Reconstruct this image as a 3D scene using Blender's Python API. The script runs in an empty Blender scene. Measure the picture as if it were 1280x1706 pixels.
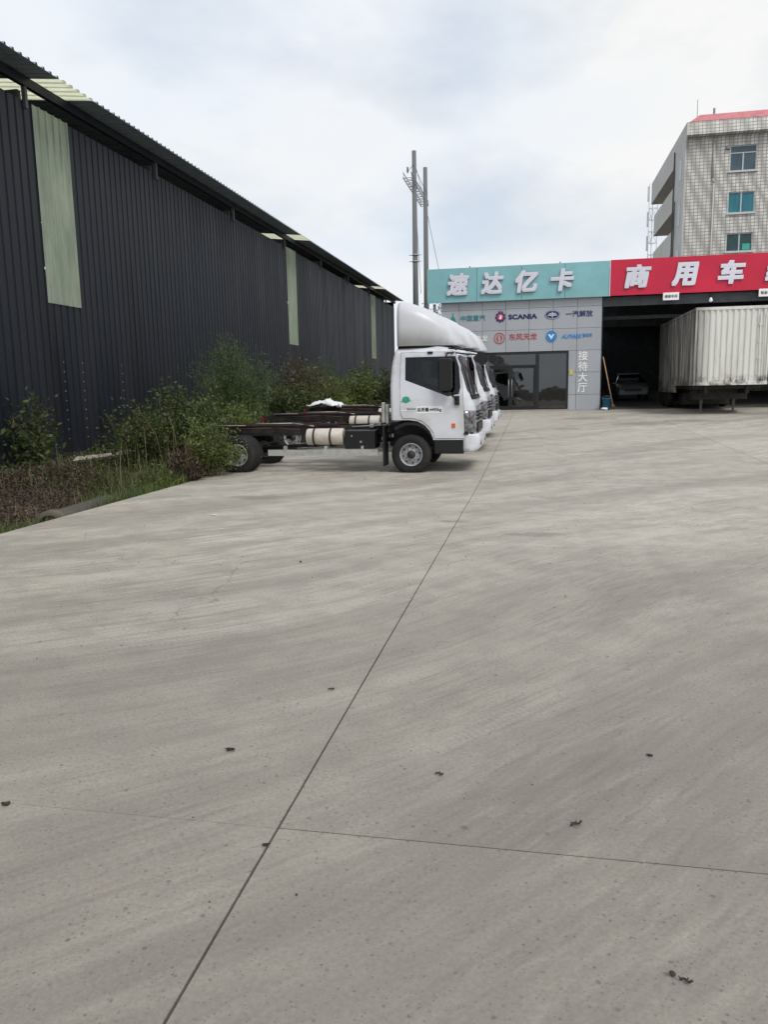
import bpy, bmesh, math, random
from mathutils import Vector, Matrix, geometry, noise
R = math.radians
SC = bpy.context.scene
COL = SC.collection
random.seed(7)
# ---------------------------------------------------------------- camera
cam = bpy.data.objects.new('camera', bpy.data.cameras.new('camera')); COL.objects.link(cam)
rt, up, bk = Vector((.9814205, .1909042, -.01921953)), Vector((-.01133916, .15770347, .98742141)), Vector((.19153388, -.96885768, .15693811))
cam.matrix_world = Matrix.Translation((0, 0, 1.65)) @ Matrix((rt, up, bk)).transposed().to_4x4()
cam.data.sensor_fit = 'HORIZONTAL'; cam.data.sensor_width = 36; cam.data.lens = 36 * 1284 / 1280
cam.data.clip_start = .05; cam.data.clip_end = 3000
SC.camera = cam
# ---------------------------------------------------------------- world: pale broken overcast
W = bpy.data.worlds.new("World"); SC.world = W; W.use_nodes = True
wt = W.node_tree; wt.nodes.clear()
def WN(t, **k):
    n = wt.nodes.new(t)
    for a, b in k.items(): setattr(n, a, b)
    return n
SUN_EL, SUN_AZ = R(54), R(138)       # azimuth clockwise from +Y
sky = WN('ShaderNodeTexSky', sky_type='NISHITA', sun_disc=False, sun_elevation=SUN_EL, sun_rotation=SUN_AZ)
sky.air_density = 1.0; sky.dust_density = 2.0
tc = WN('ShaderNodeTexCoord'); mp = WN('ShaderNodeMapping'); mp.inputs['Scale'].default_value = (1, 1, 2.2)
mp.inputs['Rotation'].default_value = (0, R(12), R(30))
wt.links.new(tc.outputs['Generated'], mp.inputs[0])
n1 = WN('ShaderNodeTexNoise'); n1.inputs['Scale'].default_value = 1.7; n1.inputs['Detail'].default_value = 5; n1.inputs['Roughness'].default_value = .5; n1.inputs['Distortion'].default_value = .4
n2 = WN('ShaderNodeTexNoise'); n2.inputs['Scale'].default_value = 3.6; n2.inputs['Detail'].default_value = 6; n2.inputs['Roughness'].default_value = .5
for n in (n1, n2): wt.links.new(mp.outputs[0], n.inputs['Vector'])
cr = WN('ShaderNodeValToRGB'); e = cr.color_ramp.elements   # cloud brightness
e[0].position = .34; e[0].color = (5.5, 5.95, 6.6, 1); e[1].position = .66; e[1].color = (6.6, 6.65, 6.6, 1)
el = cr.color_ramp.elements.new(.5); el.color = (6.0, 6.35, 6.8, 1)
wt.links.new(n1.outputs[0], cr.inputs[0])
cm = WN('ShaderNodeValToRGB'); e = cm.color_ramp.elements   # where blue shows through thin cloud
e[0].position = .30; e[0].color = (.4, .4, .4, 1); e[1].position = .56; e[1].color = (0, 0, 0, 1)
wt.links.new(n2.outputs[0], cm.inputs[0])
mx = WN('ShaderNodeMix', data_type='RGBA')
wt.links.new(cm.outputs[0], mx.inputs['Factor']); wt.links.new(cr.outputs[0], mx.inputs['A']); wt.links.new(sky.outputs[0], mx.inputs['B'])
bg = WN('ShaderNodeBackground'); bg.inputs[1].default_value = .1
wo = WN('ShaderNodeOutputWorld')
wt.links.new(mx.outputs['Result'], bg.inputs[0]); wt.links.new(bg.outputs[0], wo.inputs[0])
# ---------------------------------------------------------------- sun
sl = bpy.data.lights.new('sun', 'SUN'); sl.energy = 1.25; sl.angle = R(20); sl.color = (1, .965, .92)
so = bpy.data.objects.new('sun', sl); COL.objects.link(so)
d = Vector((math.sin(SUN_AZ) * math.cos(SUN_EL), math.cos(SUN_AZ) * math.cos(SUN_EL), math.sin(SUN_EL)))
so.rotation_euler = d.to_track_quat('Z', 'Y').to_euler()
SC.view_settings.view_transform = 'Standard'; SC.view_settings.look = 'None'; SC.view_settings.exposure = 0.5; SC.view_settings.gamma = 1
SC.render.engine = 'CYCLES'
SC.cycles.max_bounces = 8; SC.cycles.transparent_max_bounces = 12

# ================================================================ helpers
def G(y): return 0.0 if y < 13.5 else min(.024 * (y - 13.5), 1.15)   # the yard rises gently towards the workshop

class MT:
    def __init__(s, name):
        s.m = bpy.data.materials.new(name); s.m.use_nodes = True; s.t = s.m.node_tree
        s.b = s.t.nodes['Principled BSDF']; s.out = s.t.nodes['Material Output']
    def n(s, t, ins=None, **k):
        n = s.t.nodes.new(t)
        for a, b in k.items(): setattr(n, a, b)
        for a, b in (ins or {}).items():
            if hasattr(b, 'is_output'): s.t.links.new(b, n.inputs[a])
            else: n.inputs[a].default_value = b
        return n
    def L(s, a, b): s.t.links.new(a, b)
    def set(s, **k):
        for a, b in k.items():
            i = s.b.inputs[a.replace('_', ' ')]
            if hasattr(b, 'is_output'): s.L(b, i)
            else: i.default_value = b
        return s
    def noise(s, scale, detail=4, rough=.55, vec=None, dist=0):
        n = s.n('ShaderNodeTexNoise', {'Scale': scale, 'Detail': detail, 'Roughness': rough, 'Distortion': dist})
        if vec is not None: s.L(vec, n.inputs['Vector'])
        return n.outputs[0]
    def ramp(s, f, *st):
        if st[0][0] < 0: o = -st[0][0]; f = s.math('ADD', f, o); st = [(p + o, c) for p, c in st]
        n = s.n('ShaderNodeValToRGB', {0: f}); e = n.color_ramp.elements
        e[0].position, e[0].color = st[0][0], c4(st[0][1]); e[1].position, e[1].color = st[-1][0], c4(st[-1][1])
        for p, c in st[1:-1]: x = e.new(p); x.color = c4(c)
        return n.outputs[0]
    def mix(s, f, a, b, mode='MIX'):
        n = s.n('ShaderNodeMix', data_type='RGBA', blend_type=mode)
        for sock, v in (('Factor', f), ('A', a), ('B', b)):
            if hasattr(v, 'is_output'): s.L(v, n.inputs[sock])
            else: n.inputs[sock].default_value = v if sock == 'Factor' else c4(v)
        return n.outputs['Result']
    def math(s, op, a, b=0, c=None):
        d = {0: a, 1: b}
        if c is not None: d[2] = c
        return s.n('ShaderNodeMath', d, operation=op).outputs[0]
    def pos(s, scale=(1, 1, 1), rot=(0, 0, 0), obj=False):
        if obj: v = s.n('ShaderNodeTexCoord').outputs['Object']
        else: v = s.n('ShaderNodeNewGeometry').outputs['Position']
        return s.n('ShaderNodeMapping', {'Vector': v, 'Rotation': rot, 'Scale': scale}).outputs[0]
    def bump(s, h, strength=.3, dist=.01):
        s.L(s.n('ShaderNodeBump', {'Height': h, 'Strength': strength, 'Distance': dist}).outputs[0], s.b.inputs['Normal'])
def c4(c):
    if isinstance(c, (int, float)): return (c, c, c, 1)
    return tuple(c) + (1,) if len(c) == 3 else c
def simple(name, col, rough=.6, metal=0, var=.12, scale=3, obj=True, dirt=None, dscale=2.0, spec=.5, stretch=(1, 1, 1)):
    m = MT(name); v = m.pos(stretch, obj=obj)
    f = m.noise(scale, 5, .6, v)
    a = tuple(x * (1 - var) for x in col); b = tuple(min(1, x * (1 + var)) for x in col)
    c = m.ramp(f, (.3, a), (.7, b))
    if dirt:
        g = m.noise(dscale, 8, .65, v)
        c = m.mix(m.ramp(g, (.45, 0), (.72, .75)), c, dirt)
    m.set(Base_Color=c, Roughness=rough, Metallic=metal)
    m.b.inputs['Specular IOR Level'].default_value = spec
    return m.m

M = {}
M['white_paint'] = simple('white_truck_paint', (.69, .71, .755), .28, var=.03, dirt=(.42, .40, .36), dscale=1.6)
M['clean_white'] = simple('clean_white_fibreglass', (.60, .61, .64), .35, var=.05, dirt=(.50, .50, .49), dscale=1.2)
M['white_plastic'] = simple('white_plastic', (.72, .73, .74), .45, var=.05, dirt=(.4, .38, .34))
M['black'] = simple('black_plastic', (.006, .006, .007), .45, var=.3)
M['chassis'] = simple('chassis_black', (.012, .011, .011), .6, var=.4, dirt=(.06, .042, .03), dscale=5)
M['rust'] = simple('rusty_red_primer', (.05, .02, .017), .7, var=.3, dirt=(.07, .04, .03), dscale=8)
M['tyre'] = simple('tyre_rubber', (.010, .010, .011), .8, var=.2, dirt=(.035, .032, .028), dscale=4)
M['rim'] = simple('grey_painted_rim', (.42, .43, .44), .45, var=.15, dirt=(.12, .11, .10), dscale=12)
M['steel'] = simple('galvanised_steel', (.38, .39, .39), .42, .6, var=.2, scale=8)
M['cream'] = simple('cream_tank_paint', (.62, .57, .50), .4, var=.06, dirt=(.35, .29, .22), dscale=6)
M['silver'] = simple('silver_rail', (.45, .46, .44), .45, .2, var=.1, dirt=(.2, .18, .15), dscale=6)
M['chrome'] = simple('chrome', (.7, .7, .7), .15, 1, var=.02)
M['orange'] = simple('orange_reflector', (.75, .12, .03), .3, var=.05)
M['red_lens'] = simple('red_lens', (.30, .015, .015), .25, var=.05)
M['lamp_glass'] = simple('lamp_lens', (.20, .21, .22), .06, .5, var=.8, scale=14)
M['green_sticker'] = simple('green_sticker', (.03, .35, .20), .5, var=.2, scale=30)
M['label_white'] = simple('white_vinyl', (.90, .90, .90), .5, var=.03)
M['ink'] = simple('black_ink', (.015, .015, .018), .5, var=.1)
M['seat'] = simple('grey_seat_fabric', (.42, .42, .44), .85, var=.2)
M['dash'] = simple('dark_dashboard', (.025, .025, .027), .6, var=.2)
M['teal'] = simple('teal_acp', (.24, .50, .53), .38, var=.08, scale=.8, dirt=(.22, .43, .46), dscale=1.5)
M['red_sign'] = simple('red_acp', (.58, .012, .05), .42, var=.08, scale=.7)
M['letter'] = simple('white_letter', (.72, .72, .80), .4, var=.03)
M['letter_side'] = simple('letter_side', (.30, .26, .42), .5, var=.1)
M['grey_acp'] = None
M['dark_gap'] = simple('dark_joint', (.07, .07, .075), .8, var=.2)
M['frame'] = simple('black_aluminium', (.012, .013, .015), .35, var=.2)
M['ink_teal'] = simple('teal_vinyl', (.02, .25, .28), .5, var=.1)
M['ink_navy'] = simple('navy_vinyl', (.012, .02, .12), .5, var=.1)
M['ink_red'] = simple('red_vinyl', (.50, .05, .045), .5, var=.1)
M['ink_pink'] = simple('pink_vinyl', (.55, .06, .16), .5, var=.1)
M['ink_blue'] = simple('blue_vinyl', (.01, .24, .62), .5, var=.1)
M['yellow'] = simple('yellow_card', (.62, .60, .14), .6, var=.05)
M['darkwall'] = simple('dark_workshop_wall', (.055, .06, .065), .85, var=.3, dirt=(.03, .03, .03))
M['darkroof'] = simple('workshop_steel', (.06, .065, .07), .6, var=.3)
M['plaster'] = simple('off_white_plaster', (.62, .61, .58), .9, var=.06, dirt=(.50, .48, .44), dscale=.5, obj=False)
M['soffit'] = simple('grey_soffit', (.26, .25, .27), .9, var=.1, obj=False)
M['pink_roof'] = simple('pink_roof_tile', (.55, .20, .21), .8, var=.15, scale=3, obj=False)
M['alu'] = simple('window_aluminium', (.55, .57, .58), .4, .2, var=.05)
M['pvc'] = simple('pale_drainpipe', (.50, .50, .42), .6, var=.1)
M['pole'] = simple('concrete_pole', (.15, .155, .155), .85, var=.12, scale=4, stretch=(1, 1, .1))
M['mast'] = simple('mast_steel', (.42, .43, .44), .5, .3, var=.1)
M['wood'] = simple('bamboo_broomstick', (.45, .30, .17), .6, var=.2, scale=12)
M['bucket'] = simple('blue_bucket', (.02, .13, .24), .45, var=.1)
M['blue_car'] = simple('silver_car_paint', (.16, .17, .18), .3, .2, var=.03)
M['floor'] = simple('pale_tile_floor', (.48, .47, .44), .3, var=.05)
M['room'] = simple('greenish_room_wall', (.30, .36, .33), .8, var=.08)
M['bag'] = simple('white_plastic_sheet', (.78, .80, .80), .5, var=.05)
M['soil'] = simple('brown_soil', (.105, .075, .052), .95, var=.45, scale=3, dirt=(.05, .045, .03), dscale=1.2, obj=False)
M['pipe'] = simple('weathered_concrete_pipe', (.13, .115, .09), .9, var=.2, scale=4, dirt=(.10, .09, .07), dscale=2)
M['slab_old'] = simple('old_pale_slab', (.36, .32, .27), .9, var=.2, scale=6)
M['debris'] = simple('dry_brown_debris', (.05, .038, .028), .9, var=.5, scale=30)
M['stem'] = simple('brown_stem', (.10, .075, .05), .9, var=.3)
def glass(name, tint=(.5, .55, .55), refl=.08, rough=.02):
    m = MT(name); t = m.n('ShaderNodeBsdfTransparent', {'Color': c4(tint)}).outputs[0]
    g = m.n('ShaderNodeBsdfGlossy', {'Roughness': rough, 'Color': (1, 1, 1, 1)}).outputs[0]
    fr = m.n('ShaderNodeFresnel', {'IOR': 1.5}).outputs[0]
    wob = m.noise(1.3, 2, .5, m.pos(obj=True))
    bn = m.n('ShaderNodeBump', {'Height': wob, 'Strength': .15, 'Distance': .02}).outputs[0]
    for n in m.t.nodes:
        if n.type in ('BSDF_GLOSSY', 'FRESNEL'): m.L(bn, n.inputs['Normal'])
    f = m.math('ADD', fr, refl)
    m.L(m.n('ShaderNodeMixShader', {0: f, 1: t, 2: g}).outputs[0], m.out.inputs[0])
    return m.m
M['glass'] = glass('tinted_cab_glass', (.36, .39, .39), -.012)
M['shop_glass'] = glass('dark_shop_glass', (.30, .34, .34), .06)
M['bluepane'] = simple('teal_curtained_pane', (.02, .17, .22), .15, var=.35, scale=1.2, obj=False, stretch=(3, 3, .3))
M['darkpane'] = simple('dark_green_pane', (.015, .055, .06), .12, var=.5, scale=1.0, obj=False)
M['greypane'] = simple('slate_blue_pane', (.06, .10, .13), .15, var=.3, scale=1.0, obj=False)

def mk_acp():
    m = MT('grey_aluminium_cladding'); r = m.n('ShaderNodeNewGeometry').outputs['Random Per Island']
    c = m.ramp(r, (0, (.40, .42, .455)), (1, (.44, .46, .495)))
    d = m.noise(1.2, 6, .6, m.pos((1, 1, .4)))
    c = m.mix(m.ramp(d, (.45, 0), (.8, .35)), c, (.31, .315, .32))
    m.set(Base_Color=c, Roughness=.42, Metallic=.15); return m.m
M['grey_acp'] = mk_acp()

def mk_shed():
    m = MT('dark_corrugated_sheet'); v = m.pos((1, .9, .10)); n = m.noise(1.4, 6, .6, v)
    c = m.ramp(n, (.3, (.010, .0115, .016)), (.7, (.024, .026, .034)))
    ri = m.noise(.35, 3, .5, m.pos((1, 3.7, .02)))
    c = m.mix(m.ramp(ri, (.4, 0), (.6, .5)), c, (.013, .018, .024))
    r = m.noise(3, 8, .7, m.pos((1, 1, .35)))
    c = m.mix(m.ramp(r, (.62, 0), (.78, .55)), c, (.035, .024, .018))
    m.set(Base_Color=c, Roughness=m.ramp(n, (.3, .40), (.7, .6)), Metallic=0.0); m.b.inputs['Specular IOR Level'].default_value = .28
    m.bump(m.noise(1.1, 3, .5, m.pos((1, 1.5, .35))), .45, .06)
    return m.m
M['shed'] = mk_shed()
def mk_trans(name, a, b, tf):
    m = MT(name); n = m.noise(1.2, 6, .65, m.pos((1, 2.2, .5)))
    c = m.ramp(n, (.3, a), (.7, b))
    st = m.noise(5, 6, .7, m.pos((1, 2, .25)))
    c = m.mix(m.ramp(st, (.5, 0), (.75, .5)), c, tuple(x * .6 for x in a))
    m.set(Base_Color=c, Roughness=.55)
    tr = m.n('ShaderNodeBsdfTranslucent', {'Color': c}).outputs[0]
    m.L(m.n('ShaderNodeMixShader', {0: tf, 1: m.b.outputs[0], 2: tr}).outputs[0], m.out.inputs[0])
    return m.m
M['frp'] = mk_trans('weathered_green_fibreglass', (.28, .35, .26), (.46, .52, .40), .25)
M['skylight'] = mk_trans('yellowed_skylight_sheet', (.62, .64, .46), (.80, .80, .60), .75)

def mk_concrete():
    m = MT('yard_concrete'); g = m.n('ShaderNodeNewGeometry')
    P = m.pos()
    warp = m.n('ShaderNodeTexNoise', {'Vector': P, 'Scale': .12, 'Detail': 1}).outputs['Color']
    wv = m.n('ShaderNodeVectorMath', {0: warp, 1: (.5, .5, .5)}, operation='SUBTRACT').outputs[0]
    ws = m.n('ShaderNodeVectorMath', {0: wv, 'Scale': 2.6}, operation='SCALE').outputs[0]
    PW = m.n('ShaderNodeVectorMath', {0: P, 1: ws}, operation='ADD').outputs[0]
    def streak(ang, sx, sy, scale, det, loc=0, rough=.55):
        # mapping type POINT: rotate then no scale order trouble -> rotate first node, scale second
        a = m.n('ShaderNodeMapping', {'Vector': PW, 'Rotation': (0, 0, ang), 'Location': (loc, loc, 0)}).outputs[0]
        b = m.n('ShaderNodeMapping', {'Vector': a, 'Scale': (sx, sy, 1)}).outputs[0]
        return m.noise(scale, det, rough, b), a
    ang = R(-46)                      # brings the driving direction onto local X
    s1, A = streak(ang, .11, 1.0, .75, 2)
    s2, _ = streak(R(-52), .06, 1.0, 1.9, 5, 4)
    s3, _ = streak(R(-38), .05, 1.0, 7, 4, 9)
    big = m.noise(.22, 4, .5, P)
    base = m.ramp(big, (.35, (.57, .52, .435)), (.65, (.63, .58, .49)))
    # broad tone: paler along the left and towards the workshop, browner grey near and right
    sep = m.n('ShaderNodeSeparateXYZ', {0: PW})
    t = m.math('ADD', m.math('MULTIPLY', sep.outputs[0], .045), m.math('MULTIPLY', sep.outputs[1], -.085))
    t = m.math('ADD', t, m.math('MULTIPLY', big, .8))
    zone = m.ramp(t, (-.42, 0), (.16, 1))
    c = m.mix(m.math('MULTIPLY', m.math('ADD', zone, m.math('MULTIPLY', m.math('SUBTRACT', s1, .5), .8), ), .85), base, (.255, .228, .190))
    c = m.mix(m.ramp(s1, (.45, 0), (.64, .40)), c, (.20, .182, .155))
    c = m.mix(m.ramp(s1, (.32, .3), (.44, 0)), c, (.54, .49, .41))
    c = m.mix(m.ramp(s2, (.48, 0), (.68, .24)), c, (.20, .18, .15))
    c = m.mix(m.ramp(s2, (.30, .22), (.46, 0)), c, (.50, .465, .40))
    c = m.mix(m.ramp(s3, (.48, 0), (.70, .28)), c, (.19, .17, .145))
    c = m.mix(m.ramp(s3, (.30, .25), (.46, 0)), c, (.54, .495, .41))
    s4, _ = streak(R(-47), .04, 1.0, 26, 3, 2, .6)
    near = m.math('MULTIPLY', m.ramp(s4, (.50, 0), (.68, .55)), m.ramp(m.noise(.45, 4, .6, P), (.38, .15), (.6, 1)))
    c = m.mix(near, c, (.175, .158, .135))
    c = m.mix(m.math('MULTIPLY', m.ramp(s4, (.34, .28), (.48, 0)), m.ramp(m.noise(.6, 4, .6, P), (.42, 0), (.62, 1))), c, (.47, .44, .385))
    mott = m.noise(2.3, 8, .7, P)
    c = m.mix(m.ramp(mott, (.42, .32), (.55, 0)), c, (.23, .21, .18))
    gn = m.noise(1.1, 3, .5, P)
    c = m.mix(m.ramp(gn, (.55, 0), (.72, .16)), c, (.24, .27, .22))
    fine = m.noise(55, 5, .75, P)
    c = m.mix(m.ramp(fine, (.3, .5), (.62, 0)), c, (.15, .138, .12))
    grit = m.noise(190, 2, .6, P)
    c = m.mix(m.ramp(grit, (.66, 0), (.74, .45)), c, (.58, .55, .48))
    # oil and gum spots
    for sc_, th, st in ((5.5, .07, .6), (13, .10, .6), (34, .16, .6), (70, .2, .5)):
        vo = m.n('ShaderNodeTexVoronoi', {'Vector': P, 'Scale': sc_, 'Randomness': 1.0})
        msk = m.ramp(vo.outputs['Distance'], (th * .6, st), (th * 1.5, 0))
        keep = m.ramp(vo.outputs['Color'], (.60, 0), (.66, 1))
        c = m.mix(m.math('MULTIPLY', msk, keep), c, (.085, .078, .07))
    # two tread-printed tyre tracks of pale dust
    ax = m.n('ShaderNodeSeparateXYZ', {0: A})
    for u0, w in ((.95, .09), (2.95, .08), (5.2, .09)):
        du = m.math('ABSOLUTE', m.math('SUBTRACT', ax.outputs[1], u0))
        band = m.ramp(m.math('DIVIDE', du, w), (.8, 1), (1.0, 0))
        ph = m.math('ADD', m.math('MULTIPLY', ax.outputs[0], 150), m.math('MULTIPLY', du, 30))
        tread = m.ramp(m.math('SINE', ph), (0, 0), (.5, 1))
        fade = m.ramp(m.noise(.5, 3, .5, P), (.45, 0), (.6, .13))
        c = m.mix(m.math('MULTIPLY', m.math('MULTIPLY', band, tread), fade), c, (.46, .45, .42))
    pn = m.noise(3.5, 6, .65, P)
    for bx, by, bw, bh in ((.03, 8.74, .34, .16), (-.95, 9.5, .25, .12), (3.6, 27.5, 1.3, 1.0), (5.3, 28.6, 1.2, .8), (2.0, 30.5, 1.1, .7), (1.0, 25.5, .6, .5), (-4.3, 11.5, .5, .3), (1.9, 5.2, .5, .12)):
        q = m.n('ShaderNodeVectorMath', {0: P, 1: (bx, by, 0)}, operation='SUBTRACT').outputs[0]
        q = m.n('ShaderNodeVectorMath', {0: q, 1: (1 / bw, 1 / bh, 0)}, operation='MULTIPLY').outputs[0]
        q = m.n('ShaderNodeVectorMath', {0: q}, operation='LENGTH').outputs['Value']
        q = m.math('ADD', q, m.math('MULTIPLY', m.math('SUBTRACT', pn, .5), 2.6))
        c = m.mix(m.ramp(q, (.55, .5), (1.05, 0)), c, (.17, .155, .13))
    # hairline cracks
    vc = m.n('ShaderNodeTexVoronoi', {'Vector': m.n('ShaderNodeVectorMath', {0: P, 1: m.n('ShaderNodeVectorMath', {0: m.n('ShaderNodeTexNoise', {'Vector': P, 'Scale': 1.6, 'Detail': 5}).outputs['Color'], 'Scale': .8}, operation='SCALE').outputs[0]}, operation='ADD').outputs[0], 'Scale': .33}, feature='DISTANCE_TO_EDGE')
    c = m.mix(m.math('MULTIPLY', m.ramp(vc.outputs['Distance'], (.0, .55), (.0022, 0)), m.ramp(m.noise(.4, 3, .5, P), (.50, 0), (.56, 1))), c, (.13, .12, .10))
    isl = m.ramp(g.outputs['Random Per Island'], (0, .90), (1, 1.0))
    c = m.mix(1.0, c, isl, 'MULTIPLY')
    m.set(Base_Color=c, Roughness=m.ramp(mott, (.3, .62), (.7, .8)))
    m.bump(m.math('ADD', m.noise(70, 6, .7, P), m.math('MULTIPLY', s3, .5)), .35, .004)
    return m.m
M['concrete'] = mk_concrete()

def mk_tiles():
    m = MT('grey_mosaic_tile'); v = m.pos((1, 1, 1), (R(90), 0, 0))
    b = m.n('ShaderNodeTexBrick', {'Vector': v, 'Color1': (.82, .81, .77, 1), 'Color2': (.75, .73, .69, 1), 'Mortar': (.34, .31, .27, 1), 'Scale': 1.0, 'Mortar Size': .026, 'Brick Width': .26, 'Row Height': .215}, offset=0.0)
    sp = m.n('ShaderNodeSeparateXYZ', {0: m.n('ShaderNodeNewGeometry').outputs['Position']})
    nz = m.noise(.16, 2, .5, m.pos())
    sx = m.math('SNAP', sp.outputs[0], .13); sz = m.math('SNAP', sp.outputs[2], .215)
    ph = m.math('ADD', m.math('ADD', m.math('MULTIPLY', sx, 7.4), m.math('MULTIPLY', sz, 2.9)), m.math('MULTIPLY', nz, 18))
    band = m.math('MULTIPLY', m.math('ADD', m.math('SINE', ph), 1), .30)      # darker tiles laid in slanting courses
    c = m.mix(band, b.outputs[0], (.26, .24, .21))
    w = m.noise(.5, 5, .6, m.pos((1, 1, .3)))
    c = m.mix(m.ramp(w, (.4, 0), (.75, .35)), c, (.42, .39, .33))
    m.set(Base_Color=c, Roughness=.5); return m.m
M['tiles'] = mk_tiles()

def mk_trailer():
    m = MT('rust_streaked_trailer_paint')
    v = m.pos((1, 1, .09)); s = m.noise(3.2, 6, .65, v); s2 = m.noise(1.3, 8, .7, m.pos((1, 1, .25)))
    sep = m.n('ShaderNodeSeparateXYZ', {0: m.n('ShaderNodeNewGeometry').outputs['Position']})
    c = m.mix(m.noise(1, 4), (.68, .68, .62), (.78, .78, .73))
    c = m.mix(m.ramp(s, (.52, 0), (.74, .6)), c, (.34, .28, .20))
    c = m.mix(m.ramp(s2, (.55, 0), (.75, .55)), c, (.19, .17, .14))
    # grime plus painted-in shade on the left side, fading past its front corner
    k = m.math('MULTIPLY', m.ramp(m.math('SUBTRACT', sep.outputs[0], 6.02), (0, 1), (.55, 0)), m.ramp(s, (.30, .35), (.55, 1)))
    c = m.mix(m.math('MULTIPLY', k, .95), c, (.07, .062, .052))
    lo = m.ramp(m.math('SUBTRACT', sep.outputs[2], 1.75), (0, .9), (.25, 0))
    c = m.mix(m.math('MULTIPLY', lo, m.ramp(m.noise(7, 6, .7), (.45, 0), (.6, 1))), c, (.10, .075, .055))
    m.set(Base_Color=c, Roughness=.55); return m.m
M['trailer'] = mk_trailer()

def mk_leaf(name, cols, trans=.35):
    m = MT(name); r = m.n('ShaderNodeNewGeometry').outputs['Random Per Island']
    n = m.noise(1.6, 3, .5, m.pos())
    st = [(i / (len(cols) - 1), c) for i, c in enumerate(cols)]
    c = m.ramp(m.math('ADD', m.math('MULTIPLY', r, .6), m.math('MULTIPLY', m.math('SUBTRACT', n, .3), .9)), *st)
    m.set(Base_Color=c, Roughness=.55)
    t = m.n('ShaderNodeBsdfTranslucent', {'Color': c}).outputs[0]
    m.L(m.n('ShaderNodeMixShader', {0: trans, 1: m.b.outputs[0], 2: t}).outputs[0], m.out.inputs[0]); return m.m
M['leaf_dark'] = mk_leaf('dark_green_leaves', [(.025, .035, .012), (.06, .09, .022), (.15, .17, .05)])
M['leaf_mid'] = mk_leaf('mid_green_leaves', [(.045, .07, .016), (.12, .17, .035), (.27, .29, .07)])
M['leaf_blue'] = mk_leaf('feathery_green_leaves', [(.035, .065, .022), (.09, .15, .045), (.18, .24, .075)])
M['leaf_brown'] = mk_leaf('browning_leaves', [(.05, .045, .02), (.10, .08, .035), (.15, .12, .05)])
M['leaf_dead'] = mk_leaf('reddish_dead_leaves', [(.02, .012, .009), (.05, .027, .017), (.10, .068, .035)], .15)
M['grass'] = mk_leaf('grass_blades', [(.05, .08, .02), (.11, .17, .04), (.20, .22, .07)])
M['straw'] = mk_leaf('dry_grass', [(.14, .11, .06), (.25, .21, .12), (.32, .28, .18)])

# ---------------------------------------------------------------- mesh helpers
def add_box(bm, x0, x1, y0, y1, z0, z1, mi=0, mat=None):
    vs = [bm.verts.new(p) for p in ((x0, y0, z0), (x1, y0, z0), (x1, y1, z0), (x0, y1, z0), (x0, y0, z1), (x1, y0, z1), (x1, y1, z1), (x0, y1, z1))]
    if mat is not None:
        for v in vs: v.co = mat @ v.co
    for f in ((3, 2, 1, 0), (4, 5, 6, 7), (0, 1, 5, 4), (1, 2, 6, 5), (2, 3, 7, 6), (3, 0, 4, 7)):
        fc = bm.faces.new([vs[i] for i in f]); fc.material_index = mi
    return vs
def frame_of(a, b):
    d = (b - a); q = d.to_track_quat('Z', 'Y'); return Matrix.Translation(a) @ q.to_matrix().to_4x4(), d.length
def add_tube(bm, a, b, r0, r1=None, seg=10, mi=0, smooth=True, caps=True):
    a, b = Vector(a), Vector(b); r1 = r0 if r1 is None else r1
    Mx, l = frame_of(a, b); A, B = [], []
    for i in range(seg):
        t = 2 * math.pi * i / seg; c, s = math.cos(t), math.sin(t)
        A.append(bm.verts.new(Mx @ Vector((c * r0, s * r0, 0)))); B.append(bm.verts.new(Mx @ Vector((c * r1, s * r1, l))))
    for i in range(seg):
        f = bm.faces.new((A[i], A[(i + 1) % seg], B[(i + 1) % seg], B[i])); f.material_index = mi; f.smooth = smooth
    if caps:
        for f in (bm.faces.new(A[::-1]), bm.faces.new(B)): f.material_index = mi
def add_path(bm, pts, r, seg=8, mi=0):
    for a, b in zip(pts, pts[1:]): add_tube(bm, a, b, r, seg=seg, mi=mi)
def add_prism(bm, pts, f, t0, t1, mi=0):
    """polygon pts (u,v) extruded from t0 to t1; f(u,v,t)->xyz"""
    A = [bm.verts.new(f(u, v, t0)) for u, v in pts]; B = [bm.verts.new(f(u, v, t1)) for u, v in pts]; n = len(pts)
    fs = [bm.faces.new(A[::-1]), bm.faces.new(B)] + [bm.faces.new((A[i], A[(i + 1) % n], B[(i + 1) % n], B[i])) for i in range(n)]
    for q in fs: q.material_index = mi
    return fs
def add_lathe(bm, prof, centre, axis='Y', seg=40, mi=0, smooth=True, mis=None):
    """prof: (radius, offset along axis)"""
    rings = []
    for r, o in prof:
        ring = []
        for i in range(seg):
            t = 2 * math.pi * i / seg; c, s = r * math.cos(t), r * math.sin(t)
            p = {'Y': (c, o, s), 'Z': (c, s, o), 'X': (o, c, s)}[axis]
            ring.append(bm.verts.new(Vector(p) + Vector(centre)))
        rings.append(ring)
    for k in range(len(rings) - 1):
        for i in range(seg):
            f = bm.faces.new((rings[k][i], rings[k][(i + 1) % seg], rings[k + 1][(i + 1) % seg], rings[k + 1][i])); f.smooth = smooth
            f.material_index = mis[k] if mis else mi
def add_loft(bm, rings, mi=0, smooth=True, cap0=True, cap1=True, closed=True):
    V = [[bm.verts.new(p) for p in r] for r in rings]; n = len(V[0])
    for k in range(len(V) - 1):
        for i in range(n if closed else n - 1):
            f = bm.faces.new((V[k][i], V[k][(i + 1) % n], V[k + 1][(i + 1) % n], V[k + 1][i])); f.smooth = smooth; f.material_index = mi
    if cap0: bm.faces.new(V[0][::-1]).material_index = mi
    if cap1: bm.faces.new(V[-1]).material_index = mi
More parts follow.
